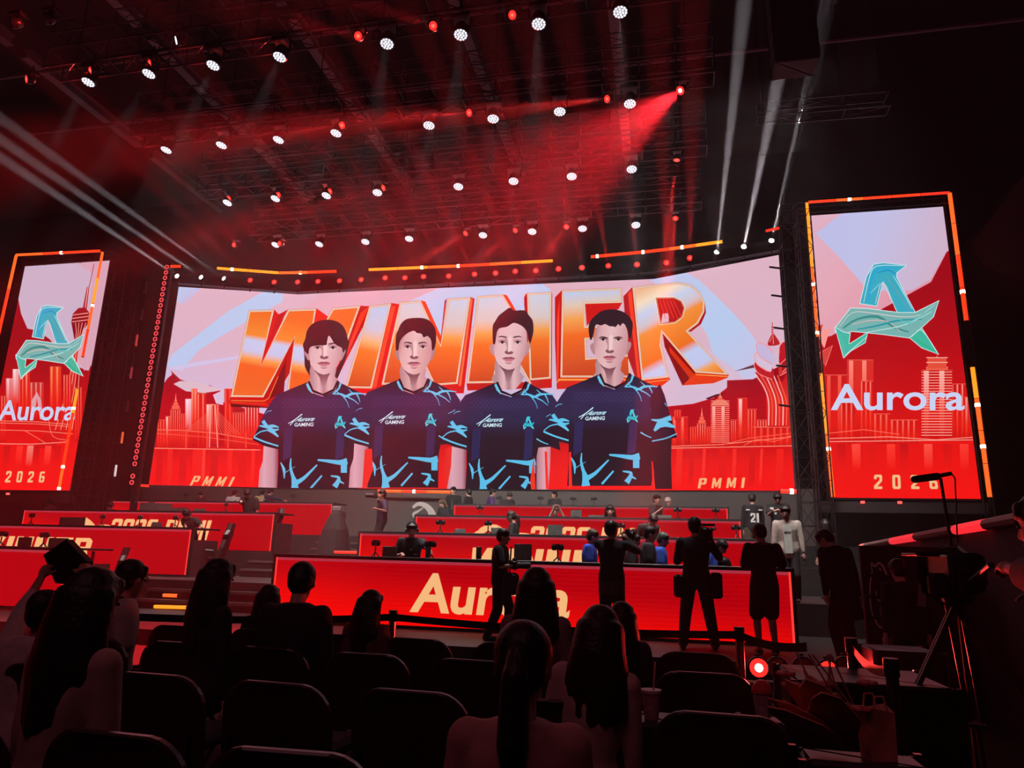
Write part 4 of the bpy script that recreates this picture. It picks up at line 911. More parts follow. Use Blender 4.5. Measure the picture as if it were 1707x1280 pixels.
for r, x, y, aim, pw in red_list:
    p = PY(x, y, TY[r] - .1)
    if pw: d = PY(*aim) - p
    else: d = np.array(aim, float)
    lamp(p, d, 'beam', 'red beam lamp hanging from the %s lighting truss' % (nm.get(r, 'upper left')), 'red beam lamps on the %s truss' % nm.get(r, 'upper left'), power=PRED * pw, angle=7, col=RED, blend=.5)
p = PY(1134, 151, TY[2]); lamp(p, PY(930, 300, 12.0) - p, 'beam', 'brightest red lamp, throwing a wide red fan of light to the lower left', 'brightest red lamp', power=PHOT, angle=32, col=(1, .02, .03), blend=.8, hot=True, sc=1.15)
p = PY(294, 68, TY[1]); lamp(p, (-.8, -.6, -.4), 'wash', 'tilted white lamp above the left end of the nearest truss', 'tilted white lamp', sc=.7)
hdr = [(417, 467), (457, 470), (496, 470), (530, 469), (566, 468), (602, 466), (642, 463), (675, 463), (706, 461), (748, 460), (791, 457), (826, 455), (859, 452), (893, 451), (931, 448), (970, 446), (1014, 443), (1062, 441), (1111, 438), (1150, 430)]
for x, y in hdr:
    p = PY(x, y, hY(x)); lean = -.24 - (968 - x) * .0014; ty = y - 250
    lamp(p, PY(x + 250 * lean, ty, hY(x) - 9) - p, 'beam', 'small red beam lamp standing on the rim of the main screen', 'red beam lamps along the main screen rim', power=PRED * 1.6, angle=3.0, col=RED, blend=.4, mount='stand', sc=1.15)
for x, y, tx, ty, side in [(295, 460, 0, 262, 'left'), (335, 462, 0, 232, 'left'), (373, 464, 0, 197, 'left'), (1195, 420, 1240, 10, 'right'), (1240, 411, 1306, 90, 'right'), (1286, 401, 1382, 0, 'right')]:
    p = PY(x, y, hY(x)); lamp(p, PY(tx, ty, 14) - p, 'beam', 'white beam lamp at the %s end of the screen rim, throwing a grey shaft' % side, 'white beam lamps at the %s end of the rim' % side, power=PBEAM * (1 if side == 'left' else 1.5), angle=2.6, col=(1, 1, 1), blend=.5, mount='stand')
# haze filling the hall
hz = tag(MB().box((-33.9, -2.9, -.1), (17.9, 27.4, 17.4)).build('stage_haze', None or bpy.data.materials.new('haze')), 'thin theatrical haze hanging in the whole hall', 'haze', kind='stuff')
hm = bpy.data.materials['haze']; hm.use_nodes = True; nt = hm.node_tree; nt.nodes.remove(nt.nodes['Principled BSDF'])
v = nt.nodes.new('ShaderNodeVolumeScatter'); v.inputs['Density'].default_value = .0018; v.inputs['Anisotropy'].default_value = .2; v.inputs['Color'].default_value = (1, .86, .92, 1)
nt.links.new(v.outputs[0], nt.nodes['Material Output'].inputs['Volume'])
hm.cycles.homogeneous_volume = True
# ================================================================ people
def rotx(a): c, s = math.cos(a), math.sin(a); return np.array([[1, 0, 0], [0, c, -s], [0, s, c]])
def roty(a): c, s = math.cos(a), math.sin(a); return np.array([[c, 0, s], [0, 1, 0], [-s, 0, c]])
def rotz(a): c, s = math.cos(a), math.sin(a); return np.array([[c, -s, 0], [s, c, 0], [0, 0, 1]])
def ik(a, b, l1, l2, pole):
    d = b - a; L = np.linalg.norm(d)
    if L > (l1 + l2) * .999: b = a + d / L * (l1 + l2) * .999; d = b - a; L = np.linalg.norm(d)
    u = d / L; x = (l1 * l1 - l2 * l2 + L * L) / (2 * L); h = math.sqrt(max(0, l1 * l1 - x * x))
    n = np.array(pole, float); n -= u * u.dot(n); n /= max(1e-6, np.linalg.norm(n))
    return a + u * x + n * h, b
def V3(*a): return np.array(a, float)
SKIN = {'light': '#c99a8c', 'tan': '#a87868'}
def cloth(c): return mat('cloth_' + c.lstrip('#'), c, .85, noise=.12, scale=14, bump=.25)
def fuse(o, vox, it=4):
    m = o.modifiers.new('fuse', 'REMESH'); m.mode = 'VOXEL'; m.voxel_size = vox; m.use_smooth_shade = True
    s = o.modifiers.new('soften', 'SMOOTH'); s.iterations = it; s.factor = .5
    return o
def human(loc, rz, label, pose='stand', bulk=.022, lean=0., side=0., head=(0, 0), hl=None, hr=None, k=1., skin='light', top='#18161a', sleeve=.45, bottom='#17161a', leg=1.0, hair='short', haircol='#140d0e', vox=.016, feet=None, female=False, coat=0., headset=False, glasses=False, cap=None, group=None, curl=.9, polel=(-.5, -.4, -1), poler=(.5, -.4, -1), name='person', bands=(), twist=0.):
    """local frame: faces +y, feet or seat base at the origin; head = (yaw, pitch down)"""
    sh = .16 if female else .19; bulk = bulk * (.55 if female else 1)
    polel, poler = np.array(polel), np.array(poler)
    B = MB()
    pz = .94 if pose == 'stand' else .5
    pel = V3(0, 0, pz); R = rotz(twist) @ roty(side) @ rotx(-lean)
    T = lambda x, y, z: pel + R @ V3(x, y, z)
    chest, neck0 = T(0, .01, .34), T(0, 0, .50)
    SL, SR = T(-sh, 0, .47), T(sh, 0, .47)
    hR = rotz(-head[0] * 1.) @ rotx(-head[1]); HR = R @ hR if abs(lean) < .5 else rotz(twist) @ rotx(-lean * .5) @ hR
    hc = neck0 + R @ V3(0, .015, .055) + HR @ V3(0, .02, .125); HR = HR * 1.07; H = lambda x, y, z: hc + HR @ V3(x, y, z)
    # torso
    w_ = .86 if female else 1.
    def ring(c, a, b, z):
        return [T(c[0] + a * math.cos(t), c[1] + b * math.sin(t), z) for t in np.linspace(0, 2 * math.pi, 16, endpoint=False)]
    prof = [(.10, .085, -.12), (.15, .11, -.06), (.158, .112, .02), (.135 * w_, .1, .14), (.15 * w_, .108, .26), (.172 * w_, .112, .36), (.168 * w_, .1, .43), (.12 * w_, .08, .48), (.06, .055, .51)]
    torso = lambda mb, e: mb.loft([ring((0, 0), a + e, b + e, z + (e if j > 6 else 0)) for j, (a, b, z) in enumerate(prof)])
    torso(B, 0)
    B.cap(T(0, .0, .46), hc + HR @ V3(0, -.02, -.09), .058, .052, 10)
    # head: skull, jaw, nose, ears
    B.ball(H(0, -.012, .02), (.076, .094, .1), 10, HR); B.ball(H(0, .022, -.03), (.06, .068, .088), 8, HR); B.ball(H(0, .05, -.09), (.034, .034, .028), 6, HR)
    B.cap(H(0, .086, .01), H(0, .104, -.025), .011, .015, 6)
    for s_ in (-1, 1): B.ball(H(s_ * .079, -.005, -.005), (.011, .02, .032), 5, HR)
    # legs
    hipL, hipR = pel + V3(-.09, 0, -.04), pel + V3(.09, 0, -.04)
    if feet is None: feet = ((-.11, .0), (.11, .02)) if pose == 'stand' else ((-.13, .5), (.13, .5))
    AL, AR = V3(feet[0][0], feet[0][1], .08), V3(feet[1][0], feet[1][1], .08)
    kl, AL = ik(hipL, AL, .43, .42, (0, 1, .3)); kr, AR = ik(hipR, AR, .43, .42, (0, 1, .3))
    for h_, kn, an in ((hipL, kl, AL), (hipR, kr, AR)):
        B.cap(h_, kn, .082, .056, 10); m_ = kn * .7 + an * .3; B.cap(kn, m_, .054, .055, 10); B.cap(m_, an, .055, .037, 10)
        B.cap(an + V3(0, -.03, -.04), an + V3(0, .14, -.05), .038, .032, 8)
    # arms and hands
    hl = T(-sh - .07, .06, -.1) if hl is None else V3(*hl); hr = T(sh + .07, .06, -.1) if hr is None else V3(*hr)
    el, hl = ik(SL, hl, .28, .26, R @ V3(*polel)); er, hr = ik(SR, hr, .28, .26, R @ V3(*poler))
    for s_, S, e, h in ((-1, SL, el, hl), (1, SR, er, hr)):
        B.ball(S, .052, 6); B.cap(S, e, .047, .038, 10); B.cap(e, h, .04, .026, 10)
        f = h - e; f /= np.linalg.norm(f); up = V3(0, 0, 1) if abs(f[2]) < .8 else V3(0, 1, 0)
        sd = np.cross(f, up); sd /= np.linalg.norm(sd); pn = np.cross(sd, f)   # sd: across the palm
        c = h + f * .05; B.ball(c, (.036, .036, .036), 6); B.cap(h + f * .02, h + f * .085, .024, .03, 8)
        for q_, (o_, ln) in enumerate(((-.03, .058), (-.01, .07), (.01, .075), (.03, .066))):
            b0 = h + f * .09 + sd * o_ * s_; b1 = b0 + (f * math.cos(curl * .5) - pn * math.sin(curl * .5)) * ln * .55; b2 = b1 + (f * math.cos(curl * 1.3) - pn * math.sin(curl * 1.3)) * ln * .55
            B.cap(b0, b1, .0095, .009, 6); B.cap(b1, b2, .009, .0075, 6)
        t0 = h + f * .03 - sd * .03 * s_ ; t1 = t0 + f * .035 - sd * .03 * s_ - pn * .01; B.cap(t0, t1, .012, .01, 6); B.cap(t1, t1 + f * .03 - pn * .01, .01, .0085, 6)
    body = B.build(name, mat('skin_' + skin, SKIN[skin], .6, noise=.06, scale=20, spec=.4))
    tag(body, label, 'person', group); body.location = tuple(loc); body.rotation_euler = (0, 0, rz); body.scale = (k, k, k); fuse(body, vox)
    def part(mb, nm, m, v=vox, it=4):
        o = mb.build(nm, m, body); return fuse(o, v, it) if v else o
    # shirt
    S_ = MB(); torso(S_, .012 + bulk)
    for S, e, h in ((SL, el, hl), (SR, er, hr)):
        S_.ball(S + V3(0, 0, -.005), .06 + bulk * .6, 6); S_.cap(T(0, 0, .475), S, .05, .055 + bulk * .5, 10)
        if sleeve <= .5: S_.cap(S, S + (e - S) * min(1, sleeve * 1.7), .056 + bulk * .9, .06 + bulk * .9, 10)
        else: S_.cap(S, e, .056 + bulk * .7, .048 + bulk * .6, 10); S_.cap(e, e + (h - e) * (sleeve - .5) * 2, .048 + bulk * .6, .036 + bulk * .2, 10)
    if coat: S_.loft([ring((0, 0), .17, .13, z) for z in (-.04 - coat, -.04, .1)])
    part(S_, 'shirt' if not coat else 'jacket', cloth(top), it=14 if vox < .013 else 6)
    # trousers
    Tr = MB(); Tr.loft([[pel + V3((a + .014) * math.cos(t), (b + .014) * math.sin(t), z) for t in np.linspace(0, 2 * math.pi, 14, endpoint=False)] for a, b, z in ((.12, .1, -.11), (.155, .115, -.04), (.15, .11, .04), (.13, .1, .1))])
    for h_, kn, an in ((hipL, kl, AL), (hipR, kr, AR)):
        if leg > .5: Tr.cap(h_, kn, .094 + bulk * .6, .065 + bulk, 10); Tr.cap(kn, kn + (an - kn) * min(1, (leg - .5) * 2), .065 + bulk, .045 + bulk, 10)
        else: Tr.cap(h_, h_ + (kn - h_) * leg * 2, .1 + bulk * .5, .085 + bulk, 10)
    part(Tr, 'trousers' if leg > .5 else 'shorts', cloth(bottom))
    for an in (AL, AR):
        mb = MB(); mb.cap(an + V3(0, -.035, -.038), an + V3(0, .155, -.045), .046, .038, 8); part(mb, 'shoe', mat('shoe_dark', '#1c191b', .5), vox)
    # hair
    Hm = mat('hair_' + haircol.lstrip('#'), haircol, .45, noise=.3, scale=60, bump=.5, spec=.35); Hr = MB()
    if cap: Hr.ball(H(0, -.012, .045), (.092, .108, .09), 9, HR); Hr.ball(H(0, .085, .04), (.07, .07, .012), 6, HR); part(Hr, 'cap', cloth(cap))
    else:
        Hr.ball(H(0, -.022, .04), (.09, .102, .098), 10, HR); Hr.ball(H(0, -.05, .0), (.082, .075, .09), 8, HR)
        rr = random.Random(sum(map(ord, label)) % 1000)
        for i in range(9):
            a = math.pi * i / 8; Hr.cap(H(.064 * math.cos(a), .03 + .035 * math.sin(a), .085), H(.073 * math.cos(a + .1), .034 + .042 * math.sin(a), .055 + rr.uniform(-.012, .01)), .018, .01, 6)
        for i in range(12): a = rr.uniform(0, 6.28); Hr.cap(H(.03 * math.cos(a), -.02 + .04 * math.sin(a), .115), H(.068 * math.cos(a), -.02 + .075 * math.sin(a), .088), .018, .012, 5)
        if hair in ('long', 'wavy', 'bob'):
            L = {'long': .42, 'wavy': .38, 'bob': .2}[hair]; D = V3(0, -.1, -1) if lean < .3 else V3(0, .25, -1)
            for i in range(15):
                a = math.pi * (1.02 + .96 * i / 14); p = H(.082 * math.cos(a), -.03 + .085 * math.sin(a), .03)
                e1 = p + HR @ V3(.012 * math.cos(a), -.01, -.12); e2 = e1 + D * (L - .12) * .5 + V3(.03 * math.cos(a), 0, 0); e3 = e2 + D * (L - .12) * .5 * rr.uniform(.9, 1.02) + V3((.03 if hair == 'wavy' else -.02) * math.cos(a), .02 * (i % 2), 0)
                Hr.cap(p, e1, .035, .04, 7); Hr.cap(e1, e2, .04, .036, 7); Hr.cap(e2, e3 + V3(-.025 * math.cos(a), 0, -.05 * (1 - abs(math.cos(a)))), .037, .03, 6)
            Hr.ball(H(0, -.05, -.03), (.09, .075, .12), 8, HR)
        if hair == 'ponytail':
            p = H(0, -.12, .02); Hr.ball(p, .035, 6); q = p + V3(0, -.05, -.06); Hr.cap(p, q, .034, .045, 8); Hr.cap(q, q + V3(0, -.02, -.18), .045, .05, 8); Hr.cap(q + V3(0, -.02, -.18), q + V3(.01, .02, -.42), .048, .02, 8)
        part(Hr, 'hair', Hm, max(.009, vox * .8), 4 if hair in ('long', 'wavy', 'bob', 'ponytail') else 2)
    if headset:
        hs = MB(); hs.path([H(.1 * math.cos(a), -.005, .02 + .125 * math.sin(a)) for a in np.linspace(0, math.pi, 10)], .012, 6)
        for s_ in (-1, 1): hs.tube(H(s_ * .078, -.005, 0), H(s_ * .115, -.005, 0), .042, .036, 12)
        hs.build('headphones', mat('headphone_plastic', '#4a4648', .4), body)
    if glasses:
        gm = MB()
        for s_ in (-1, 1):
            gm.path([H(s_ * .034 + .024 * math.cos(a), .092, .012 + .018 * math.sin(a)) for a in np.linspace(0, 2 * math.pi, 12)], .0028, 5); gm.tube(H(s_ * .058, .09, .014), H(s_ * .078, .0, .012), .003, n=5)
        gm.tube(H(-.01, .094, .014), H(.01, .094, .014), .0028, n=5); gm.build('glasses', mat('glasses_rim', '#1a1214', .3), body)
    if vox <= .016:
        for s_ in (-1, 1):
            MB().ball(H(s_ * .03, .078, .008), (.014, .008, .007), 5, HR).build('eye', mat('eye_dark', '#181012', .2), body)
            MB().cap(H(s_ * .016, .086, .032), H(s_ * .048, .078, .034), .005, .004, 5).build('eyebrow', Hm, body)
        MB().ball(H(0, .088, -.058), (.024, .008, .006), 5, HR).build('lips', mat('lips', '#8c4a48', .5), body)
    for (xx, zz, ww, hh, cc, bk) in bands:
        a0 = (.17 if abs(xx) < .1 else .16) ; yy = (-1 if bk else 1) * (.112 + .016 + bulk)
        c = T(xx, yy, zz); mb = MB().cbox((0, 0, 0), (ww, .012, hh)); mb.xf(Matrix([list(R[i]) + [c[i]] for i in range(3)] + [[0, 0, 0, 1]])); mb.build('shirt_patch', cloth(cc), body)
    return body, dict(hl=hl, hr=hr, T=T, H=H, el=el, er=er)
def w2l(loc, rz, k, p):
    return (rotz(-rz) @ (np.array(p, float) - np.array(loc, float))) / k
HT = {'stand': 1.80, 'sit': 1.36}
def place(x, topy, Y, fz, pose='stand', drop=0., kk=None):
    """floor point and scale for a person whose head top shows at picture point x, topy at depth Y"""
    p = PY(x, topy, Y); k = kk or (p[2] - fz) / (HT[pose] - drop); return (float(p[0]), Y, fz), float(min(1.12, max(.8, k)))
def person(x, topy, Y, fz, rz, label, pose='stand', drop=0., kk=None, hlp=None, hrp=None, face=None, **kw):
    loc, k = place(x, topy, Y, fz, pose, drop, kk); kw = dict(kw)
    if hlp is not None: kw['hl'] = w2l(loc, rz, k, hlp)
    if hrp is not None: kw['hr'] = w2l(loc, rz, k, hrp)
    b, info = human(loc, rz, label, pose=pose, k=k, **kw)
    info.update(loc=loc, k=k, rz=rz, W=lambda p: rotz(rz) @ np.array(p) * k + np.array(loc)); return b, info
PI = math.pi
zA, zB, zC, zD = ROWZ['A'], ROWZ['B'], ROWZ['C'], ROWZ['D']
# ---- front standing people, seen from behind against the front desk
fA = .05
BLK = '#120f12'
b, i1 = person(836, 876, 10.1, fA, -PI / 2, 'standing photographer in profile before the front desk, black polo, bag at hip', top='#0c090b', bottom='#0b080a', haircol='#120c0e', head=(0, .1), hrp=PY(862, 942, 10.0), hlp=PY(850, 944, 10.25), feet=((-.1, .12), (.1, -.16)), vox=.014)
b, i2 = person(1019, 862, 10.15, fA, .0, 'standing man before the front desk lifting a camera to his face, jacket tied at waist', top='#090709', sleeve=.95, bottom='#0c090b', hrp=PY(1046, 898, 10.45), hlp=PY(1036, 905, 10.5), head=(.5, -.1), vox=.014, poler=(1, -.2, -1))
MB().loft([[(.19 * math.cos(t), .14 * math.sin(t), z) for t in np.linspace(0, 6.283, 14, endpoint=False)] for z in (.7, .82, .93, 1.0)]).build('tied_jacket', cloth('#3a2c26'), b)
b, i3 = person(1157, 856, 10.2, fA, .0, 'standing cameraman before the front desk with a rig on his right shoulder', top='#090709', sleeve=.95, bottom='#0a080a', hrp=PY(1186, 905, 10.5), hlp=PY(1142, 925, 10.5), head=(.15, .05), vox=.014, feet=((-.2, 0), (.22, .05)), hair='short')
MB().bbox((-.24, -.02, .82), (.13, .26, .3), .03).build('hip_bag', cloth('#141014'), b); MB().bbox((.26, -.04, .84), (.15, .24, .34), .03).build('hip_bag', cloth('#141014'), b)
b, i4 = person(1268, 866, 10.1, fA, .1, 'standing man in shorts before the right end of the front desk, lanyard on neck', top='#0a080a', sleeve=.5, bottom='#0c090b', leg=.45, skin='tan', hlp=PY(1252, 932, 10.35), hrp=PY(1286, 932, 10.4), head=(-.1, .35), vox=.014)
MB().path([i4['T'](.07 * math.cos(a), -.07 + .05 * math.sin(a), .5 - .02 * math.sin(a)) for a in np.linspace(PI, 2 * PI, 8)], .006).build('lanyard', mat('red_lanyard', '#a01828', .6), b)
b, i6 = person(1398, 868, 9.4, fA, .5, 'tall stooping man in black at the right, lit neck, beside the banner', top='#0c0a0c', sleeve=1., bottom='#0c0a0c', lean=.25, head=(-.5, .5), haircol='#3a2c28', vox=.016, coat=.35)
b, i7 = person(1503, 926, 7.6, AF, .2, 'person in black before the dark banner at the right, seen from behind', top='#100d10', sleeve=.9, bottom='#0f0c0f', head=(0, .2), vox=.016, lean=.1)
# ---- right-hand stage people
person(1375, 862, 14.9, zB, .3, 'woman in a black dress standing in shadow at the stage right, bare calves', female=True, top='#120c10', sleeve=.9, bottom='#120c10', leg=.4, hair='long', vox=.02, coat=.4)
b, i8 = person(1309, 838, 13.2, zB, PI - .1, 'standing man in open beige jacket over a white shirt at the stage right', top='#c8bab0', sleeve=.95, bottom='#1c191e', vox=.014, head=(.2, .3), coat=.12, bands=((0, .18, .14, .5, '#dfe4dc', False), (0, .3, .12, .05, '#5a4a48', False)))
b, i9 = person(1253, 819, 19.5, zC, .15, 'player in black jersey numbered 21 with his back turned, right of the desks', top='#1c191c', sleeve=.95, bottom='#5a4c40', vox=.02, head=(.4, .3))
mb = MB()
def patch_glyph(txt, w_, h_, gap=.25):
    mb = MB(); ws = {'1': .45, 'I': .36}; tot = sum(ws.get(c, 1) for c in txt) + gap * (len(txt) - 1); x = 0
    for c in txt:
        cw = ws.get(c, 1); loops = G['I' if c == '1' else c]
        pl = [[Vector(((x + gx * cw) / tot * w_, gy * h_, 0)) for gx, gy in l] for l in loops]; flat = [p for l in pl for p in l]
        mb.add([tuple(p) for p in flat], [tuple(t) for t in tessellate_polygon(pl)]); x += cw + gap
    return mb
m_wp = cloth('#e0dcd6')
def back_text(b, info, txt, z, w_, h_, yy=-.15, mm=None):
    mb = patch_glyph(txt, w_, h_); mb.v = [tuple(info['T'](v[0] - w_ / 2, yy, z + v[1])) for v in mb.v]; return mb.build('shirt_number', mm or m_wp, b)
back_text(b, i9, '21', .1, .2, .22)
for s_ in (-1, 1): MB().cbox(tuple(i9['T'](s_ * .15, -.13, .4)), (.09, .02, .03)).build('shirt_patch', m_wp, b)
b, i10 = person(1295, 817, 18.6, zC, PI - .2, 'player in black jersey with white shoulder marks looking at his phone', top='#1a171a', bottom='#1c1a1c', vox=.016, head=(-.1, .6), hrp=PY(1287, 852, 18.2), hlp=PY(1300, 852, 18.2), bands=((-.13, .42, .08, .04, '#e0d8c8', False), (.13, .42, .08, .04, '#e0d8c8', False), (.05, .3, .05, .05, '#e8e4dc', False)))
b, i11 = person(1093, 821, 19.3, zC, PI + .9, 'man in black tee standing behind the desks holding up a microphone', top='#1a1416', bottom='#1a1416', vox=.018, skin='tan', head=(.3, .1), hlp=PY(1096, 845, 19.0), hrp=PY(1100, 850, 18.9))
b, ic = person(640, 813, 16.9, zC, 2.2, 'camera operator in a dark purple tee standing in the aisle between desk blocks', top='#2a1830', bottom='#1c1218', vox=.018, skin='tan', hlp=PY(628, 848, 16.5), hrp=PY(630, 832, 16.5), head=(0, .1))
# ---- row behind the front desk
yA = 12.2
b, ia = person(689, 866, yA, fA, PI + .2, 'young man with headset, glasses and black tee standing behind the front desk', headset=True, glasses=True, top='#17151a', bottom='#1c191c', vox=.012, head=(-.2, .1), hlp=PY(716, 918, 11.75), hrp=PY(668, 924, 11.9), haircol='#1a1214', lean=.15, bands=((-.02, .34, .05, .025, '#8a8684', False), (-.1, .26, .06, .02, '#d8d4d0', False)))
b, _ = person(983, 877, yA, fA, -PI / 2, 'player in a blue jersey walking right behind the front desk, brown hair', top='#1c3fae', bottom='#1a1a26', vox=.013, haircol='#3c2018', head=(-.1, .25), hair='short')
person(1052, 884, 12.4, fA, -PI / 2, 'player in black half hidden behind the man in the cyan marked jersey', top='#201c22', bottom='#1a1a1c', vox=.016, haircol='#20100e', head=(0, .3))
b, ij = person(1079, 872, 11.9, fA, -PI / 2, 'player in black jersey with cyan star marks and glasses, behind the front desk', top='#2e2c34', bottom='#1a1a1c', glasses=True, vox=.012, head=(0, .15), haircol='#1c1414')
for (xx, zz, a) in ((.0, .36, .5), (.02, .33, -.5), (-.01, .3, .2)):
    p = ij['el'] * .45 + ij['T'](.19, 0, .47) * .55
    mb = MB().cbox((0, 0, 0), (.012, .12, .018)); mb.xf(Matrix.Translation(Vector((p[0] + .065, p[1] + xx, p[2] + zz - .33))) @ Matrix.Rotation(a, 4, 'X')); mb.build('shirt_patch', cloth('#7fd0c8'), b)
person(1099, 882, 12.5, fA, -PI / 2, 'grey-haired player in blue beside the glasses-wearing player', top='#2450b8', bottom='#1a1a1c', vox=.016, haircol='#3c4440', head=(0, .3))
person(1192, 892, 12.2, fA, -PI / 2 - .2, 'player in a blue jersey looking down behind the cameraman with the shoulder rig', top='#2456c4', bottom='#1a1a1c', vox=.014, haircol='#101014', head=(0, .7))
person(1213, 924, 11.9, fA, PI / 2, 'low bowed head with glasses showing over the right part of the front desk', pose='sit', top='#1a1a1c', glasses=True, haircol='#141012', head=(.2, .3), vox=.014)
# ---- row behind the second desks
yB = 15.5
person(325, 846, yB, zB, PI, 'young man with headset bending over the left second-row desk end', headset=True, top='#17151a', lean=.3, head=(.1, .6), hlp=PY(346, 889, 15.0), hrp=PY(312, 884, 15.0), vox=.014, drop=.08)
person(857, 855, yB, zB, PI / 2, 'woman with ponytail in black tee turned left behind the second-row desk', female=True, hair='ponytail', top='#1c1a1e', haircol='#221614', vox=.015, head=(0, .3), drop=.1, headset=True)
person(1070, 858, yB, zB, PI + .6, 'person in black bowing low behind the second-row desk beside the photographer', top='#18161a', lean=.6, head=(0, .5), vox=.016, haircol='#1c1214', drop=.2)
# ---- row behind the third desks
yC = 18.9
person(88, 836, yC, zC, PI - .3, 'girl with headphones and bare arm behind the far left third-row desk', pose='sit', female=True, headset=True, hair='long', top='#1a181c', haircol='#3a2422', vox=.017, head=(.3, .4), hlp=PY(72, 868, 18.2))
person(193, 827, yC, zC, PI + .4, 'man in black bowing at the left third-row desk beside the truss tower', pose='sit', top='#16141a', lean=.35, head=(.2, .4), vox=.018, drop=.1)
person(257, 832, yC, zC, PI, 'person with a cap peeking above dark monitors of the left third-row desk', pose='sit', cap='#2a2022', top='#1c191c', vox=.018, head=(0, .4))
person(421, 812, yC, zC, PI + .1, 'person in black with one arm stretched left at the left third-row desk', top='#191618', lean=.2, drop=.05, hrp=PY(402, 836, 18.3), vox=.018, head=(0, .7), haircol='#201414', skin='light')
person(927, 838, yC, zC, PI, 'player in black and white jersey covering his face with both hands', pose='sit', top='#1a1a1c', vox=.016, head=(0, .4), hlp=PY(933, 848, 18.45), hrp=PY(923, 848, 18.45), bands=((.12, .32, .06, .06, '#e8e4e0', False), (.12, .22, .06, .04, '#e8e4e0', False)), haircol='#6a4a3c')
person(1017, 827, yC, zC, PI + .1, 'woman with long black hair and black jacket seated at the right third-row desk', pose='sit', female=True, hair='long', top='#18161a', sleeve=.95, vox=.015, head=(.1, .3), haircol='#1a1012', bands=((-.08, .25, .06, .018, '#dcd8d4', False),))
# ---- row behind the rear desks
yD = 22.4
for (x, ty, rz, lab, kw) in [
    (253, 813, .4, 'player in a white and black vest seen from behind at the left rear desk', dict(top='#d8d4d0', bands=((0, .2, .05, .3, '#1a1a1c', True),), head=(.6, .2))),
    (341, 815, PI, 'player in a dark shirt bowing over the left rear desk', dict(top='#3a3234', head=(-.3, .6), lean=.2)),
    (391, 814, .6, 'player in a white jersey with dark straps at the left rear desk', dict(top='#c8c4c4', head=(.4, .2), bands=((.08, .3, .04, .2, '#222024', True),))),
    (438, 813, .8, 'fair-faced player half hidden behind the one in navy at the rear desk', dict(top='#b8a878', head=(.6, .2))),
    (449, 811, -.4, 'player in a navy shirt with a white sleeve reaching right at the rear desk', dict(top='#1e2440', sleeve=.95, bands=((-.04, .38, .12, .04, '#e8e8ea', True),), hrp=PY(480, 836, 22.3), head=(0, .4))),
    (741, 829, PI - .3, 'girl in headphones sitting left of the standing man in a black jacket', dict(pose='sit', female=True, headset=True, hair='bob', haircol='#7a6248', top='#242024', head=(.3, .5))),
    (757, 809, PI, 'man in a black zipped jacket standing behind the rear desk', dict(top='#161416', sleeve=.95, head=(.2, .1), bands=((0, .2, .012, .3, '#8a8480', False),))),
    (781, 812, 1.4, 'person in maroon black leaning beside the man in the black jacket', dict(top='#1c1014', sleeve=.95, head=(.5, .1), side=.15)),
    (819, 812, -1.2, 'player in a purple shirt looking right at the rear desk', dict(top='#4a2c62', head=(-.1, .2))),
    (846, 817, PI + .5, 'player in dark clothes bowing right beside the one in purple', dict(top='#2a2224', haircol='#3c2c26', head=(-.4, .5), lean=.15)),
    (925, 816, PI - .4, 'moustached man standing behind the player hiding his face', dict(top='#221e20', skin='tan', head=(.4, 0))),
    (1114, 826, PI - .5, 'person in a pale cap and grey top at the right end of the rear desk', dict(pose='sit', cap='#b0a098', top='#7a6a68', head=(-.3, .2)))]:
    kw.setdefault('vox', .02 if x != 757 else .016)
    b, inf = person(x, ty, yD if 'pose' in kw or x > 700 else yD, zD, rz, lab, **kw)
# ---- seated audience
def seat(x, ty, Y, rz, label, **kw):
    kw.setdefault('pose', 'sit'); return person(x, ty, Y, AF, rz, label, **kw)
R1y, R2y, R3y, R4y = 2.3, 3.3, 4.33, 5.2
seat(140, 976, 2.3, -.15, 'long-haired woman in a pale blouse, largest figure at the lower left', female=True, hair='long', top='#b08c84', sleeve=.7, vox=.011, head=(-.1, .1), haircol='#1c1012', kk=.93, lean=.02)
b, iph = seat(72, 972, 3.2, .1, 'person in a white shirt at the left edge holding a phone up with both arms', top='#c0a8a4', sleeve=.75, vox=.011, hlp=PY(84, 932, 3.55), hrp=PY(142, 944, 3.5), haircol='#140c0e', head=(-.3, -.1), lean=.05, skin='tan', polel=(-1, -.2, -.4), poler=(1, -.2, -.6))
seat(206, 968, R3y, -.7, 'boy with glasses in a pale tee looking right, beside the long-haired woman', top='#b09c98', glasses=True, vox=.012, head=(-.4, .2), haircol='#140d0f', kk=.93)
seat(357, 961, R3y - .2, -.5, 'woman with long brown hair in the front rows, cheek lit, near the step lights', female=True, hair='long', haircol='#24161a', top='#2a1c20', sleeve=.9, vox=.012, head=(-.35, .1), kk=.95)
seat(497, 977, R3y, .0, 'man with short hair and dark collar sitting before the front desk left end', top='#241a1e', sleeve=.9, vox=.012, head=(-.3, .4), haircol='#0f0a0c', kk=.95)
seat(448, 986, R4y, .2, 'long-haired woman half hidden left of the short-haired man', female=True, hair='long', top='#1c1418', haircol='#1a1012', vox=.014)
seat(614, 1001, R4y - .2, -.1, 'girl with straight dark hair sitting left of the belt post', female=True, hair='long', top='#6a4444', sleeve=.5, haircol='#160e10', vox=.013, head=(.1, .2))
seat(894, 980, R3y, .05, 'woman with sleek long hair sitting before the letters of the front desk', female=True, hair='long', top='#8a7070', sleeve=.9, haircol='#140b0e', vox=.012, kk=.95)
seat(976, 1024, R2y - .15, -.05, 'woman with wavy brown hair and pale long-sleeved top, centre right', female=True, hair='wavy', haircol='#24140f', top='#c09a96', sleeve=.95, vox=.011, head=(-.15, .2), kk=.85, side=.1)
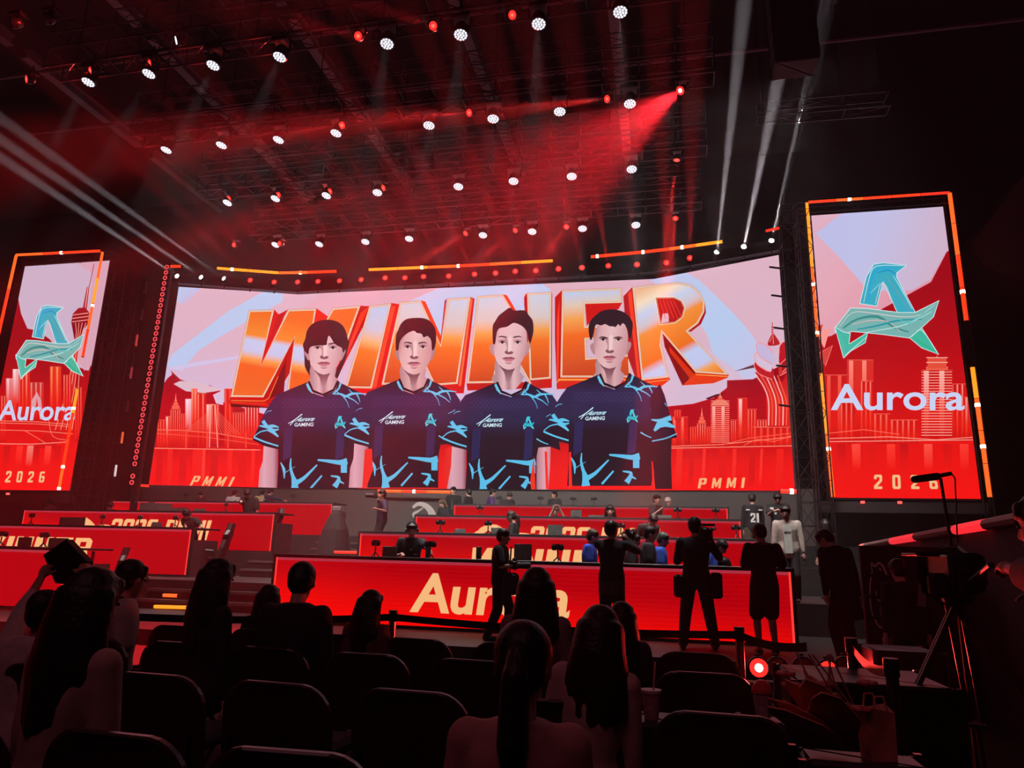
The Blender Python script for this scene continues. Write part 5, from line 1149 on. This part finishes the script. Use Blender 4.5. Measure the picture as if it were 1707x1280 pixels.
seat(1036, 995, R4y - .5, -.1, 'woman with long dark hair behind and right of the wavy-haired woman', female=True, hair='long', top='#3a2428', haircol='#120a0c', vox=.013)
seat(868, 1078, 2.0, .05, 'nearest woman with a dark ponytail and pinkish top at the bottom centre', female=True, hair='ponytail', haircol='#130b0d', top='#b07c78', sleeve=.6, vox=.010, head=(0, .25), kk=.86)
# ---- camera operator at the right edge
b, iop = person(1756, 800, 3.1, AF, .75, 'camera operator at the right edge reaching a bare arm to the tripod camera', skin='tan', top='#1c1418', sleeve=.5, hlp=PY(1668, 945, 3.62), hrp=PY(1760, 1010, 3.4), vox=.012, polel=(.1, -.5, -1), head=(.1, .2))
# ================================================================ audience chairs
shell = mat('chair_shell_plastic', '#3a2428', .32, spec=.6, noise=.1, scale=3); pad = mat('chair_seat_fabric', '#1c1216', .8, noise=.2, scale=40)
def rrect(w_, h_, r, z0=0, n=6):
    pts = []
    for cx, cz, a0 in ((w_ / 2 - r, h_ - r, 0), (-w_ / 2 + r, h_ - r, 90), (-w_ / 2 + .03, .03, 180), (w_ / 2 - .03, .03, 270)):
        rr = r if a0 < 180 else .03
        for i in range(n + 1):
            a = math.radians(a0 + 90 * i / n); pts.append((cx + rr * math.cos(a), z0 + cz + rr * math.sin(a)))
    return pts
def make_chair():
    t = empty('audience_chair', (0, 0, AF), cat='chair')
    def back(w_, h_, z0, y0, th, arch):
        mb = MB(); secs = []
        for f, g in ((-1, .93), (-.6, 1), (.6, 1), (1, .93)):
            ring = []
            for x, z in rrect(w_, h_, .13): 
                zz = z + arch * (1 - (2 * x / w_) ** 2) * (z / h_); x2, z2 = x * g, (zz - h_ / 2) * (g if g == 1 else .97) + h_ / 2
                ring.append((x2, y0 + f * th / 2 + .35 * x * x - (z2 - .0) * .12 + .05, z0 + z2))
            secs.append(ring)
        return mb.loft(secs)
    back(.54, .41, .32, 0, .035, .02).build('backrest', shell, t, smooth=False); back(.45, .33, .36, .035, .04, .015).build('back_pad', pad, t)
    MB().bbox((0, .27, .43), (.46, .44, .07), .025).build('seat', pad, t)
    for sx in (-1, 1):
        MB().path([(sx * .22, .02, .5), (sx * .22, .03, .38), (sx * .22, .46, .02)], .012).build('leg', darkmetal, t); MB().path([(sx * .22, .45, .4), (sx * .22, .06, .02)], .012).build('leg', darkmetal, t)
    MB().tube((-.22, .3, .2), (.22, .3, .2), .01).build('crossbar', darkmetal, t)
    return t
ch0 = None; rows = {2.07: 'nearest row', 3.07: 'second row from the camera', 4.1: 'third row from the camera', 4.98: 'front row by the belt barrier'}
rng = random.Random(5)
for y, nm_ in rows.items():
    for i in range(-1, 7 if y > 3 else 5):
        x = .19 - .63 * i
        if i == -1: continue
        if y == 2.07 and i == 0: x = .2
        c = ch0 or make_chair()
        c = c if ch0 is None else copy_tree(ch0)
        ch0 = ch0 or c
        c.location = (x + rng.uniform(-.02, .02), y + rng.uniform(-.02, .02), AF); c.rotation_euler = (0, 0, rng.uniform(-.06, .06))
        c['label'] = 'dark low-backed audience chair in the ' + nm_; c['group'] = 'chairs in the ' + nm_
# ================================================================ gaming chairs beside the desks
gm1 = mat('gaming_chair_leather', '#2c2226', .4, spec=.6); gm2 = mat('gaming_chair_red', '#7a1420', .45)
def gaming_chair(p, rz, label, k=1.0):
    t = empty('gaming_chair', tuple(p), rz, label=label, cat='gaming chair', group=None); t.scale = (k, k, k)
    prof = [(-.26, .48), (-.28, .75), (-.22, .95), (-.29, 1.08), (-.2, 1.2), (-.16, 1.38), (.16, 1.38), (.2, 1.2), (.29, 1.08), (.22, .95), (.28, .75), (.26, .48)]
    MB().loft([[(x * g, yy - (z - .48) * .22, z) for x, z in prof] for g, yy in ((.94, -.07), (1, -.04), (1, .02), (.9, .06))]).build('backrest', gm1, t)
    MB().loft([[(x * .5, -.085 - (z - .48) * .22, z) for x, z in prof[:6] + prof[6:]], [(x * .5, -.07 - (z - .48) * .22, z) for x, z in prof]]).build('back_panel', gm2, t)
    MB().bbox((0, .2, .46), (.54, .5, .1), .03).build('seat', gm1, t)
    for s_ in (-1, 1): MB().path([(s_ * .29, .1, .42), (s_ * .33, .1, .66), (s_ * .33, .38, .68)], .03).build('armrest', gm1, t)
    MB().tube((0, .15, .08), (0, .15, .42), .035).build('gas_post', darkmetal, t)
    for i in range(5):
        a = i * 1.2566; MB().tube((0, .15, .1), (.3 * math.cos(a), .15 + .3 * math.sin(a), .06), .025).ball((.3 * math.cos(a), .15 + .3 * math.sin(a), .03), .03, 5).build('leg', darkmetal, t)
    return t
for (px, py, Y, fz, rz, lab) in [(196, 912, 12.1, zA, 2.2, 'gaming chair with a red back standing at the end of the left front desk'), (374, 872, 15.2, zB, 1.9, 'narrow-looking gaming chair at the end of the left second-row desk'), (459, 847, 18.6, zC, 2.4, 'gaming chair at the end of the left third-row desk')]:
    p = PY(px, py, Y); gaming_chair((p[0], Y, fz), rz, lab, min(1.2, (p[2] - fz) / 1.38))
# ================================================================ things on the desks
m_scr = mat('tablet_back_grey', '#5a5a58', .4); m_gear = mat('gear_black', '#1a1618', .4)
def phone_stand(p, label, group):
    t = empty('phone_stand', tuple(p), rng.uniform(-.6, .6), label=label, cat='phone stand', group=group)
    mb = MB(); mb.tube((0, 0, .05), (0, 0, .17), .012)
    for i in range(3): a = i * 2.09 + .5; mb.tube((0, 0, .07), (.07 * math.cos(a), .07 * math.sin(a), 0), .01)
    mb.build('tripod', m_gear, t); MB().bbox((0, 0, .22), (.1, .03, .09), .01).build('phone', m_gear, t)
    for s_ in (-1, 1): MB().ball((s_ * .058, .0, .215), (.045, .035, .06), 5).build('grip', m_gear, t)
    return t
def monitor(p, w_, h_, rz, label, group=None):
    t = empty('monitor', tuple(p), rz, label=label, cat='monitor', group=group)
    MB().bbox((0, 0, h_ / 2 + .02), (w_, .03, h_), .008).build('screen_back', m_scr, t); MB().bbox((0, 0, .01), (w_ * .5, .14, .02), .004).build('foot', m_gear, t); MB().tube((0, .0, .02), (0, .0, h_ * .4), .015).build('neck', m_gear, t)
rowname = {'A': 'front', 'B': 'second-row', 'C': 'third-row', 'D': 'rear'}
for row, side, lst in (('A', 'right', [627, 718, 930]), ('B', 'right', [733, 813, 1035, 1228]), ('C', 'right', [798, 1131, 1195]), ('D', 'right', [830, 900, 955, 990]), ('B', 'left', [46, 165, 228, 288]), ('C', 'left', [70, 125, 217, 370]), ('A', 'left', [2, 73]), ('D', 'left', [213, 300, 482])):
    for px in lst:
        z = ROWZ[row] + 1.075; Y = ROWY[row] + .3; x = float(PY(px, 900, Y)[0])
        phone_stand((x, Y, z), 'black phone stand with gamepad grips on the %s %s desk' % (side, rowname[row]), 'phone stands on the %s %s desk' % (side, rowname[row]))
for row, side, lst in (('A', 'right', [(651, .26, .17, 0), (715, .09, .2, .2), (799, .09, .2, 0), (872, .36, .26, -.5), (826, .1, .16, 0)]), ('B', 'right', [(766, .24, .1, 0), (826, .2, .14, .3), (925, .4, .22, -.6)]), ('C', 'right', [(960, .35, .2, -.6), (994, .4, .08, 0), (1107, .4, .1, 0)]), ('B', 'left', [(258, .26, .12, 0), (115, .9, .2, -.2)]), ('C', 'left', [(252, .9, .24, .3), (290, .7, .12, -.2), (326, .4, .1, 0)]), ('A', 'left', [(42, .3, .17, 0), (98, .35, .17, .3)])):
    for k_, (px, w_, h_, rz) in enumerate(lst):
        z = ROWZ[row] + 1.056; Y = ROWY[row] + .55; x = float(PY(px, 900, Y)[0])
        monitor((x, Y, z), w_, h_, rz, 'small dark monitor standing on the %s %s desk' % (side, rowname[row]), 'monitors on the %s %s desk' % (side, rowname[row]))
# camera at the side of the front photographer, lens on the shoulder rig etc.
def camera(p, rz, label, k=1., pitch=0., cat='camera'):
    t = empty('photo_camera', tuple(p), rz, label=label, cat=cat); t.scale = (k, k, k); t.rotation_euler = (pitch, 0, rz)
    MB().bbox((0, 0, 0), (.15, .08, .1), .015).build('camera_body', m_gear, t); MB().bbox((0, 0, .065), (.05, .06, .04), .01).build('viewfinder', m_gear, t)
    MB().tube((0, .04, 0), (0, .2, 0), .04, .045, n=14).build('lens_barrel', m_gear, t); MB().tube((0, .195, 0), (0, .203, 0), .038, n=14).build('lens_glass', mat('lens_glass', '#101018', .05, spec=1), t)
    return t
camera(PY(858, 942, 10.02), -PI / 2, 'camera with a long lens held level at the waist of the photographer in profile', 1.15)
camera(PY(1047, 893, 10.5), -.3, 'camera raised to the face of the man with a tied jacket', 1.2, .25)
t = camera(PY(1174, 893, 10.4), .0, 'heavy video camera on the shoulder of the standing cameraman', 1.5, 0)
MB().bbox((.0, -.12, 0), (.12, .18, .14), .02).build('battery', m_gear, t); MB().tube((-.1, 0, .1), (.1, 0, .1), .012).build('top_handle', m_gear, t); MB().tube((.07, .1, .06), (.11, .24, .08), .02).build('microphone', m_gear, t)
camera(PY(626, 826, 16.45), 2.0, 'camera held up by the operator in purple in the aisle', 1.2)
t = empty('shoulder_bag', tuple(PY(851, 973, 10.0)), label='dark shoulder bag hanging at the hip of the photographer in profile', cat='bag')
MB().bbox((0, 0, 0), (.2, .26, .3), .04).build('bag_body', cloth('#171216'), t); MB().path([(0, -.08, .14), (0, -.02, .5)], .012).build('strap', cloth('#171216'), t)
t = wempty('smartphone', tuple(PY(112, 938, 3.55)), label='large dark phone case held up by the person in white at the left', cat='phone')
q4 = [PY(x, y, 3.55) for x, y in ((110, 899), (145, 936), (122, 975), (92, 972), (72, 925))]
mb = MB(); mb.loft([q4, [p + np.array((0, .05, 0)) for p in q4]]); mb.build('case', mat('phone_case_black', '#100c10', .5), t)
# ================================================================ belt barrier
chrome = mat('polished_post_metal', '#7a6a6c', .22, metal=.9)
belt_m = mat('black_belt_webbing', '#120d10', .7); belt_r = mat('red_belt_webbing', '#a01420', .6)
def post(p, label, h_=.9):
    t = empty('barrier_post', tuple(p), label=label, cat='barrier post')
    MB().tube((0, 0, .03), (0, 0, h_ - .06), .028, n=14).build('tube', chrome, t); MB().tube((0, 0, h_ - .08), (0, 0, h_), .034, n=14).build('cap', m_gear, t); MB().lathe([(.16, 0), (.16, .012), (.05, .035)], n=20).build('base', m_gear, t); return np.array(p) + np.array((0, 0, h_ - .05))
pz_ = AF + .9
posts = [PZ(x, y, pz_) for x, y in ((120, 1010), (656, 1017), (1232, 1045))]
tp = [post((p[0], p[1], AF), l) for p, l in zip(posts, ('belt post at the far left among the audience', 'slim belt post in front of the left half of the front desk', 'slim belt post between the two right standing men'))]
def belt(a, b, label, m, hh=.05, sag=.03):
    mb = MB(); secs = []
    for i in range(13):
        f = i / 12; p = a * (1 - f) + b * f; z = p[2] - 4 * sag * f * (1 - f); secs.append([(p[0], p[1] - .002, z - hh / 2), (p[0], p[1] - .002, z + hh / 2), (p[0], p[1] + .002, z + hh / 2), (p[0], p[1] + .002, z - hh / 2)])
    tag(mb.loft(secs).build('barrier_belt', m), label, 'barrier belt')
belt(tp[0], tp[1], 'black barrier belt left of the slim post before the front desk', belt_m)
belt(tp[1], tp[2], 'black barrier belt stretched across the front desk between two slim posts', belt_m)
belt(tp[2], np.array(PZ(1345, 1078, pz_ - .05)), 'black barrier belt running right from the post by the man in shorts', belt_m)
pr = [PZ(1418, 1063, pz_), PZ(1484, 1097, pz_)]
tq = [post((p[0], p[1], AF), l) for p, l in zip(pr, ('chrome belt post at the right, red belt starting from it', 'nearest and thickest chrome belt post at the lower right'))]
belt(tq[0], tq[1], 'red barrier belt between the two chrome posts at the right', belt_r, .05, .05)
# ================================================================ floor lamps, cases, drinks, flowers
for px, lit in ((1265, 1), (1297, 0), (1340, 0), (1381, 2), (1410, 0), (1455, 0)):
    p = PY(px, 1113 if lit != 2 else 1118, 6.0); lamp(p, (0.02, -1, .03), 'beam', ('bright red floor lamp shining at the camera beside the last belt' if lit == 1 else 'dimly glowing red floor lamp behind the long case') if lit else 'unlit round floor lamp standing behind the long case', 'unlit floor lamps' if not lit else None, power=0, angle=60, col=RED if lit else (.5, .5, .5), mount='stand', sc=.8, hot=lit == 1)
l = bpy.data.lights.new('floor_lamp_glow', 'SPOT'); l.energy = 60; l.spot_size = 2.4; l.color = (1, .05, .04); l.shadow_soft_size = .05
o = bpy.data.objects.new('floor_lamp_glow', l); COL.objects.link(o); p = PY(1265, 1113, 5.95); o.location = tuple(p); o.rotation_euler = Vector((-.2, -1, 0)).to_track_quat('-Z', 'Y').to_euler()
casem = mat('flight_case_laminate', '#2c1a1e', .35, noise=.1, scale=5)
def case(a, b, label, name='flight_case'):
    t = wempty(name, ((a[0] + b[0]) / 2, (a[1] + b[1]) / 2, a[2]), label=label, cat='case')
    c = [(a[i] + b[i]) / 2 for i in range(3)]; d = [b[i] - a[i] for i in range(3)]
    MB().bbox(tuple(c), tuple(d), .015).build('case_body', casem, t); mb = MB()
    for sx in (a[0], b[0]):
        for sy in (a[1], b[1]): mb2 = MB().box((sx - .012, sy - .012, a[2]), (sx + .012, sy + .012, b[2] + .003)); mb2.build('corner_rail', chrome, t)
    return t
x0, x1 = PY(1322, 1137, 4.1)[0], PY(1600, 1150, 4.1)[0]; zt_ = float(PY(1450, 1141, 4.1)[2])
case((x0, 4.1, AF), (x1, 4.75, zt_), 'long low black case behind the chrome posts, red light on its top')
pc = PY(1508, 1084, 5.6); case((pc[0] - .22, 5.5, AF), (pc[0] + .22, 5.95, float(pc[2])), 'cube-shaped case at the foot of the banner wall')
pc = PY(1275, 1203, 3.55); case((pc[0] - .1, 3.5, AF), (pc[0] + .1, 3.7, float(pc[2])), 'small dark case under the domed drink cup')
def cup(p, label, dome):
    t = empty('drink_cup', tuple(p), label=label, cat='cup')
    MB().lathe([(.03, 0), (.042, .11), (.044, .115)], n=18).build('cup_body', mat('printed_paper_cup', '#b89094', .5, noise=.35, scale=40), t)
    if dome: MB().lathe([(.046, .112), (.046, .125), (.036, .15), (.015, .165)], n=18).build('lid', mat('clear_red_lit_lid', '#e05048', .2, spec=.8), t)  # red lamp glow on the clear lid is put into its base colour
    else: MB().lathe([(.047, .112), (.047, .124)], n=18).build('lid', mat('white_lid', '#d0b8b8', .4), t); MB().tube((.01, 0, .1), (.02, 0, .24), .004).build('straw', mat('straw_pale', '#d8a0a0', .4), t)
cup((pc[0], 3.6, float(pc[2])), 'paper cup with a domed lid coloured with red lamp glow, below the bright floor lamp', True)
pw = PY(1086, 1200, 3.45); case((pw[0] - .12, 3.36, AF), (pw[0] + .14, 3.66, float(pw[2])), 'small stand under the cup with a straw beside the wavy-haired woman', 'side_stand'); cup((pw[0], 3.46, float(pw[2])), 'pale cup with a straw beside the wavy-haired woman', False)
pb = PY(1415, 1262, 2.75); case((pb[0] - .16, 2.66, AF), (pb[0] + .24, 2.86, float(pb[2])), 'low narrow case under the bouquet at the bottom right')
t = empty('flower_bouquet', (pb[0], 2.75, float(pb[2])), label='bouquet in crumpled reddish paper lying at the bottom right', cat='bouquet')
wrap = mat('crumpled_wrap_paper', '#d8806e', .6, noise=.3, scale=10, bump=.6); rb = random.Random(11)
for i in range(9):
    a = -1.2 + i * .32; L = .2 + rb.uniform(0, .08); c = np.array((0, 0, .03)); d = np.array((-math.cos(a) * .8, math.sin(a) * .5, .55 + .3 * math.sin(i * 2))); d /= np.linalg.norm(d); s_ = np.cross(d, (0, .3, 1)); s_ /= np.linalg.norm(s_)
    r = [c + s_ * .02, c + d * L * .6 + s_ * .09, c + d * L + s_ * .04, c + d * L * 1.12, c + d * L - s_ * .05, c + d * L * .55 - s_ * .08, c - s_ * .02]
    MB().loft([r, [p + np.array((0, .004, .004)) for p in r]]).build('paper_sheet', wrap, t)
for i in range(10):
    q_ = (rb.uniform(-.18, .1), rb.uniform(-.05, .1), rb.uniform(.12, .24)); mb = MB()
    for k_ in range(6): a = k_ * 1.05; mb.ball((q_[0] + .018 * math.cos(a), q_[1] + .018 * math.sin(a), q_[2]), (.018, .018, .01), 4)
    mb.ball(q_, .014, 4); mb.build('flower', mat('dusky_petals', '#c04850', .6), t)
for i in range(7): MB().path([(rb.uniform(-.1, .05), 0, .12), (rb.uniform(-.15, -.02), rb.uniform(-.05, .05), .32)], .003).build('stem', mat('dry_stem', '#b08070', .6), t)
pg = PY(1466, 1268, 2.75); t = empty('gift_bag', (pg[0], 2.75, float(pg[2])), .3, label='narrow reddish paper bag standing beside the bouquet', cat='bag')
MB().loft([[(-.045, -.03, 0), (.045, -.03, 0), (.045, .03, 0), (-.045, .03, 0)], [(-.055, -.035, .17), (.05, -.03, .15), (.055, .03, .17), (-.05, .035, .15)]]).build('bag_body', wrap, t)
for s_ in (-1, 1): MB().path([(-.025, s_ * .03, .15), (-.015, s_ * .03, .2), (.015, s_ * .03, .2), (.025, s_ * .03, .15)], .003).build('handle', wrap, t)
# ================================================================ tripod camera and microphone at the right
ct = PY(1585, 962, 4.2); t = wempty('tripod_camera', (ct[0], 4.2, AF), label='big video camera on a tripod at the right, handle gripped by a bare arm', cat='video camera')
P_ = lambda x, y, Y=4.2: PY(x, y, Y)
def pbox(x, y, Y, d, nm, m=m_gear, r=.02): MB().bbox(tuple(PY(x, y, Y)), d, r).build(nm, m, t)
pbox(1588, 950, 4.2, (.17, .42, .17), 'camera_body'); pbox(1563, 925, 4.35, (.3, .3, .02), 'matte_box_flap', r=.006); pbox(1565, 950, 4.5, (.2, .1, .2), 'matte_box'); MB().tube(PY(1575, 952, 4.4), PY(1560, 952, 4.7), .06, .07, n=14).build('lens_barrel', m_gear, t)
pbox(1560, 975, 4.1, (.1, .16, .12), 'side_monitor'); pbox(1614, 968, 4.0, (.12, .12, .12), 'grip_box'); MB().path([PY(1570, 915, 4.3), PY(1600, 912, 4.2), PY(1622, 930, 4.05)], .014).build('top_handle', m_gear, t)
pbox(1590, 992, 4.2, (.14, .18, .1), 'fluid_head'); MB().tube(PY(1600, 985, 4.1), PY(1652, 942, 3.6), .014).build('pan_bar', m_gear, t)
hub = PY(1590, 1008, 4.2)
for (fx, fy) in ((-.55, .1), (.25, .5), (.62, -.45)):
    ft = np.array((hub[0] + fx, 4.2 + fy, AF + .02)); s_ = np.cross(ft - hub, (0, 0, 1)); s_ /= np.linalg.norm(s_); md = hub * .45 + ft * .55
    mb = MB(); mb.tube(hub + s_ * .03, md + s_ * .03, .013).tube(hub - s_ * .03, md - s_ * .03, .013).tube(md - s_ * .045, md + s_ * .045, .02).tube(md, ft, .012).ball(ft, .03, 5); mb.build('leg', mat('tripod_tube', '#5a3a34', .3, metal=.7), t)
t = wempty('microphone_stand', tuple(P_(1592, 930, 4.6) * np.array((1, 1, 0)) + np.array((0, 0, AF))), label='tall microphone stand with a black shotgun microphone before the right-hand screen', cat='microphone')
MB().cap(PY(1525, 799, 4.6), PY(1562, 794, 4.6), .022, .022, 10).build('foam_windshield', mat('foam_black', '#0e0a0c', .95), t); MB().tube(PY(1560, 794, 4.6), PY(1586, 789, 4.6), .012).build('microphone_tube', m_gear, t)
MB().tube(PY(1568, 797, 4.6), PY(1585, 905, 4.6), .009).tube(PY(1585, 905, 4.6), PY(1585, 905, 4.6) * np.array((1, 1, 0)) + np.array((0, 0, AF)), .012).build('pole', m_gear, t)
MB().path([PY(1586, 789, 4.6), PY(1592, 797, 4.6), PY(1594, 850, 4.6), PY(1596, 905, 4.6)], .004).build('cable', m_gear, t)
for a in (0, 2.1, 4.2):
    b_ = PY(1585, 905, 4.6); MB().tube((b_[0], 4.6, AF + .25), (b_[0] + .3 * math.cos(a), 4.6 + .3 * math.sin(a), AF + .01), .01).build('foot', m_gear, t)
# ================================================================ walkway wall with LED edge at the right
WZ = 1.55; wa, wb = PZ(1440, 911, WZ), PZ(1700, 866, WZ)
curt = mat('dark_violet_drape', '#3a2a3c', .8, noise=.2, scale=3, bump=.3); d_ = (wb - wa)[:2]; d_ /= np.linalg.norm(d_); n_ = np.array((-d_[1], d_[0])); n_ = n_ if n_[0] > 0 else -n_
e2 = wb[:2] + d_ * 2.5
mb = MB(); mb.loft([[(*wa[:2], AF), (*wa[:2], WZ), (*(wa[:2] + n_ * 2.4), WZ), (*(wa[:2] + n_ * 2.4), AF)], [(*e2, AF), (*e2, WZ), (*(e2 + n_ * 2.4), WZ), (*(e2 + n_ * 2.4), AF)]]); tag(mb.build('wall_walkway', curt), kind='structure')
L_ = np.linalg.norm((wb - wa)[:2])
for f0, f1, c in ((0, .03, '#ff8a80'), (.03, .2, None), (.2, .36, '#f0303a'), (.36, .62, None), (.62, .82, '#ff2c34'), (.82, 1.15, None)):
    # equal parts in the picture are unequal along the wall
    def wp(f): 
        p = PZ(1440 + f * 260, 911 - f * 45, WZ); return np.array((p[0], p[1], WZ + .0)) - np.array((*n_, 0)) * .04
    a, b = wp(f0), wp(f1); tt = wempty('led_tube', tuple((a + b) / 2), label=('glowing red' if c else 'unlit grey') + ' LED tube on the edge of the walkway at the right', cat='led tube', group=('glowing' if c else 'unlit') + ' tubes on the walkway edge')
    MB().tube(a, b, .05, n=8).build('diffuser', tube_mat(c, 1.0) if c else mat('unlit_diffuser', '#7a6468', .5), tt)
for f in (.25, .5, .75):
    p = wa * (1 - f) + wb * f; o = MB().cbox((p[0] - n_[0] * .03, p[1] - n_[1] * .03, WZ - .25), (.05, .05, .22)).build('socket_plate', mat('pale_socket', '#a89a9c', .5)); tag(o, 'small pale fitting on the drape below the walkway tubes', 'fitting', 'pale fittings on the walkway drape')
# banner with outlined emblem
bY = 8.2; bl_, br_ = PY(1446, 1065, bY), PY(1540, 1070, bY); bt = PY(1446, 905, bY)
t = wempty('banner_panel', (float(bl_[0]), bY, AF), label='black banner board with a white outlined emblem at the right of the stage', cat='banner')
MB().box((bl_[0], bY, AF), (br_[0] + .5, bY + .06, bt[2] * .98)).build('board', mat('banner_black', '#241c22', .6), t)
em = mat('white_banner_print', '#d8d0d4', .6)
def strip(pts, w_, nm, parent, m, Y, sm=4, taper=None):
    a = Art([], []); P = []; a.k = 0; rec = []
    a.poly = lambda poly, col, **k_: rec.append(poly); a.line(pts, w_, '#ffffff', sm=sm, taper=taper)
    poly = [PY(x, y, Y) for x, y in rec[0]]; n = len(poly) // 2; mb = MB()
    for i in range(n - 1):
        q_ = [poly[i], poly[i + 1], poly[-2 - i], poly[-1 - i]]; mb.add(q_ , [(0, 1, 2, 3)])
    return mb.build(nm, m, parent)
for pts, w_, tp_ in [([(1452, 938), (1459, 944), (1464, 938), (1472, 944), (1478, 958)], 3, None), ([(1452, 938), (1454, 955)], 1.5, None), ([(1453, 955), (1450, 985), (1453, 1020), (1460, 1036), (1466, 1045)], 2, None), ([(1470, 970), (1471, 988)], 2, (.4, 1)), ([(1460, 985), (1462, 997), (1468, 1002), (1474, 999)], 2, None), ([(1470, 1002), (1468, 1015), (1470, 1030), (1476, 1036)], 2, None), ([(1466, 1045), (1474, 1046), (1477, 1036)], 3.2, None), ([(1480, 996), (1481, 1007)], 2, None), ([(1466, 947), (1468, 951)], 2.4, None)]:
    strip(pts, w_, 'emblem_stroke', t, em, bY - .005, 4, tp_)
for y in (958, 993, 1028, 1052):
    MB().tube(PY(1442, y, bY - .25), PY(1484, y + 5, bY - .25), .014).build('railing_bar', darkmetal, t)
MB().tube(PY(1484, 955, bY - .25), PY(1488, 1085, bY - .25), .02).build('railing_post', darkmetal, t)
pt = PY(1542, 975, 7.4); t = wempty('paper_sheet', tuple(pt), label='pale sheet of paper board right of the person in black before the banner', cat='sheet')
c4 = [PY(x, y, 7.45) for x, y in ((1532, 964), (1547, 966), (1543, 1012), (1530, 1010))]; MB().loft([c4, [p + np.array((0, .01, 0)) for p in c4]]).build('sheet', mat('pale_sheet', '#8a7478', .7), t)
# emblem on the grey fascia
t = wempty('wall_emblem', tuple(PY(705, 855, YM)), label='pale swoosh emblem on the grey wall below the main screen', cat='emblem')
eg = mat('pale_emblem_paint', '#b8b4b0', .6)
strip([(688, 846), (697, 840), (708, 842), (717, 850), (722, 862)], 8, 'swoosh', t, eg, YM + .03, 4, (.5, 1.6)); strip([(706, 846), (697, 852), (689, 857), (691, 863)], 3, 'swoosh', t, eg, YM + .03, 4, (.4, 1.6, .8))
# draped camera in the aisle
pd = PY(562, 848, 15.6); t = empty('covered_camera', (float(pd[0]), 15.6, zB), label='camera column under a dark cloth in the aisle left of the purple-shirted operator', cat='camera')
hd = float(pd[2]) - zB; MB().lathe([(.5, 0), (.42, .3 * hd), (.3, .7 * hd), (.14, .93 * hd), (.05, .98 * hd)], n=18).build('cloth_cover', cloth('#140b0f'), t); MB().bbox((0, 0, hd), (.25, .12, .12), .02).build('camera_head', mat('grey_gear', '#6a6264', .5), t)
# hanging loudspeaker
t = wempty('hanging_speaker', tuple(PY(1330, 60, 12.5)), label='black line array loudspeaker hung high at the upper right', cat='loudspeaker')
xa, xb = float(PY(1293, 98, 12.5)[0]), float(PY(1371, 88, 12.5)[0]); zl = float(PY(1330, 94, 12.5)[2])
for i in range(7):
    o = MB().bbox(((xa + xb) / 2, 12.9 + i * .04, zl + .18 + i * .37), (xb - xa, .6, .34), .02).build('cabinet', mat('speaker_black', '#0c090b', .6), t)
for s_ in (xa + .1, xb - .1): MB().tube((s_, 12.9, zl + 2.6), (s_, 12.9, 17.5), .015).build('hanging_cable', darkmetal, t)
# steps in the aisle
for k_, (y0, y1, z0, z1) in enumerate(((12.3, 12.6, .05, .22), (12.6, 12.9, .05, .4), (15.7, 16.0, .56, .75), (16.0, 16.3, .56, .94), (19.1, 19.4, 1.12, 1.3), (19.4, 19.7, 1.12, 1.48))):
    t = wempty('stage_step', (-8.4, y0, z0), label='black step in the aisle between the two desk blocks', cat='step', group='aisle steps')
    MB().box((-9.9, y0, z0), (-6.6, y1, z1)).build('tread', mat('step_black_board', '#0b090a', .5), t); MB().box((-9.9, y0 - .012, z1 - .05), (-6.6, y0, z1)).build('nosing', mat('step_nosing', '#4a4044', .4), t)
for y_ in (445, 492, 546, 609, 675):
    o = MB().tube(PY(1283 + (y_ - 445) * .07, y_, 20.9), PY(1306 + (y_ - 445) * .07, y_ + 3, 20.6), .03).build('bracket_arm', darkmetal); tag(o, 'short dark bracket arm jutting over the right edge of the main screen', 'bracket', 'bracket arms beside the main screen')
for i, (x, y) in enumerate(((244, 470), (238, 515), (229, 558), (220, 612), (214, 668), (205, 720), (194, 775))):
    a_, b_ = PY(x, y, 21.0), PY(x - 2.5, y + 19, 21.0); c = ('#503038', '#6a5054', '#c83c38', '#a03040', '#582e38', '#ff6a3c', '#f0e0e0')[i]
    t = wempty('side_strobe', tuple(a_), label='narrow strobe bar on the dark scaffold left of the ring lamp column', cat='lamp', group='strobe bars on the left scaffold')
    MB().tube(a_, b_, .035).build('glow_bar', tube_mat(c, .8) if i in (2, 3, 5, 6) else mat('dull_bar', '#6a5458', .4), t); MB().tube(b_, b_ + np.array((-.35, .3, .25)), .03).build('bracket', darkmetal, t)
for x, y in ((1438, 837), (1500, 837.5), (13, 823)):
    o = MB().cbox(tuple(PY(x, y, YS - .03)), (.1, .06, .07)).build('indicator_lamp', mat('pink_indicator', '#200808', .5, emis='#ff5a50', strength=1.6)); tag(o, 'tiny red indicator lamp under a side screen', 'lamp', 'tiny indicator lamps under the side screens')

for x0_, x1_, nn in ((4.1, 8.4, 2), (lx1 - 3.95, lx1 + .1, 3)):
    sbox('trim_%d' % nn, (x0_, YS, rz0 - .4), (x1_, YS + .28, rz0 - .1), mat('grey_base_beam', '#4a4044', .5))
sl = [PY(x, y, 22.5) for x, y in ((1619, 405), (1722, 275), (1800, 300), (1790, 500), (1640, 445))]
tag(MB().loft([sl, [p + np.array((0, 4.6, 0)) for p in sl]]).build('trim_4', mat('grey_soffit', '#6a5c60', .8)), kind='structure')
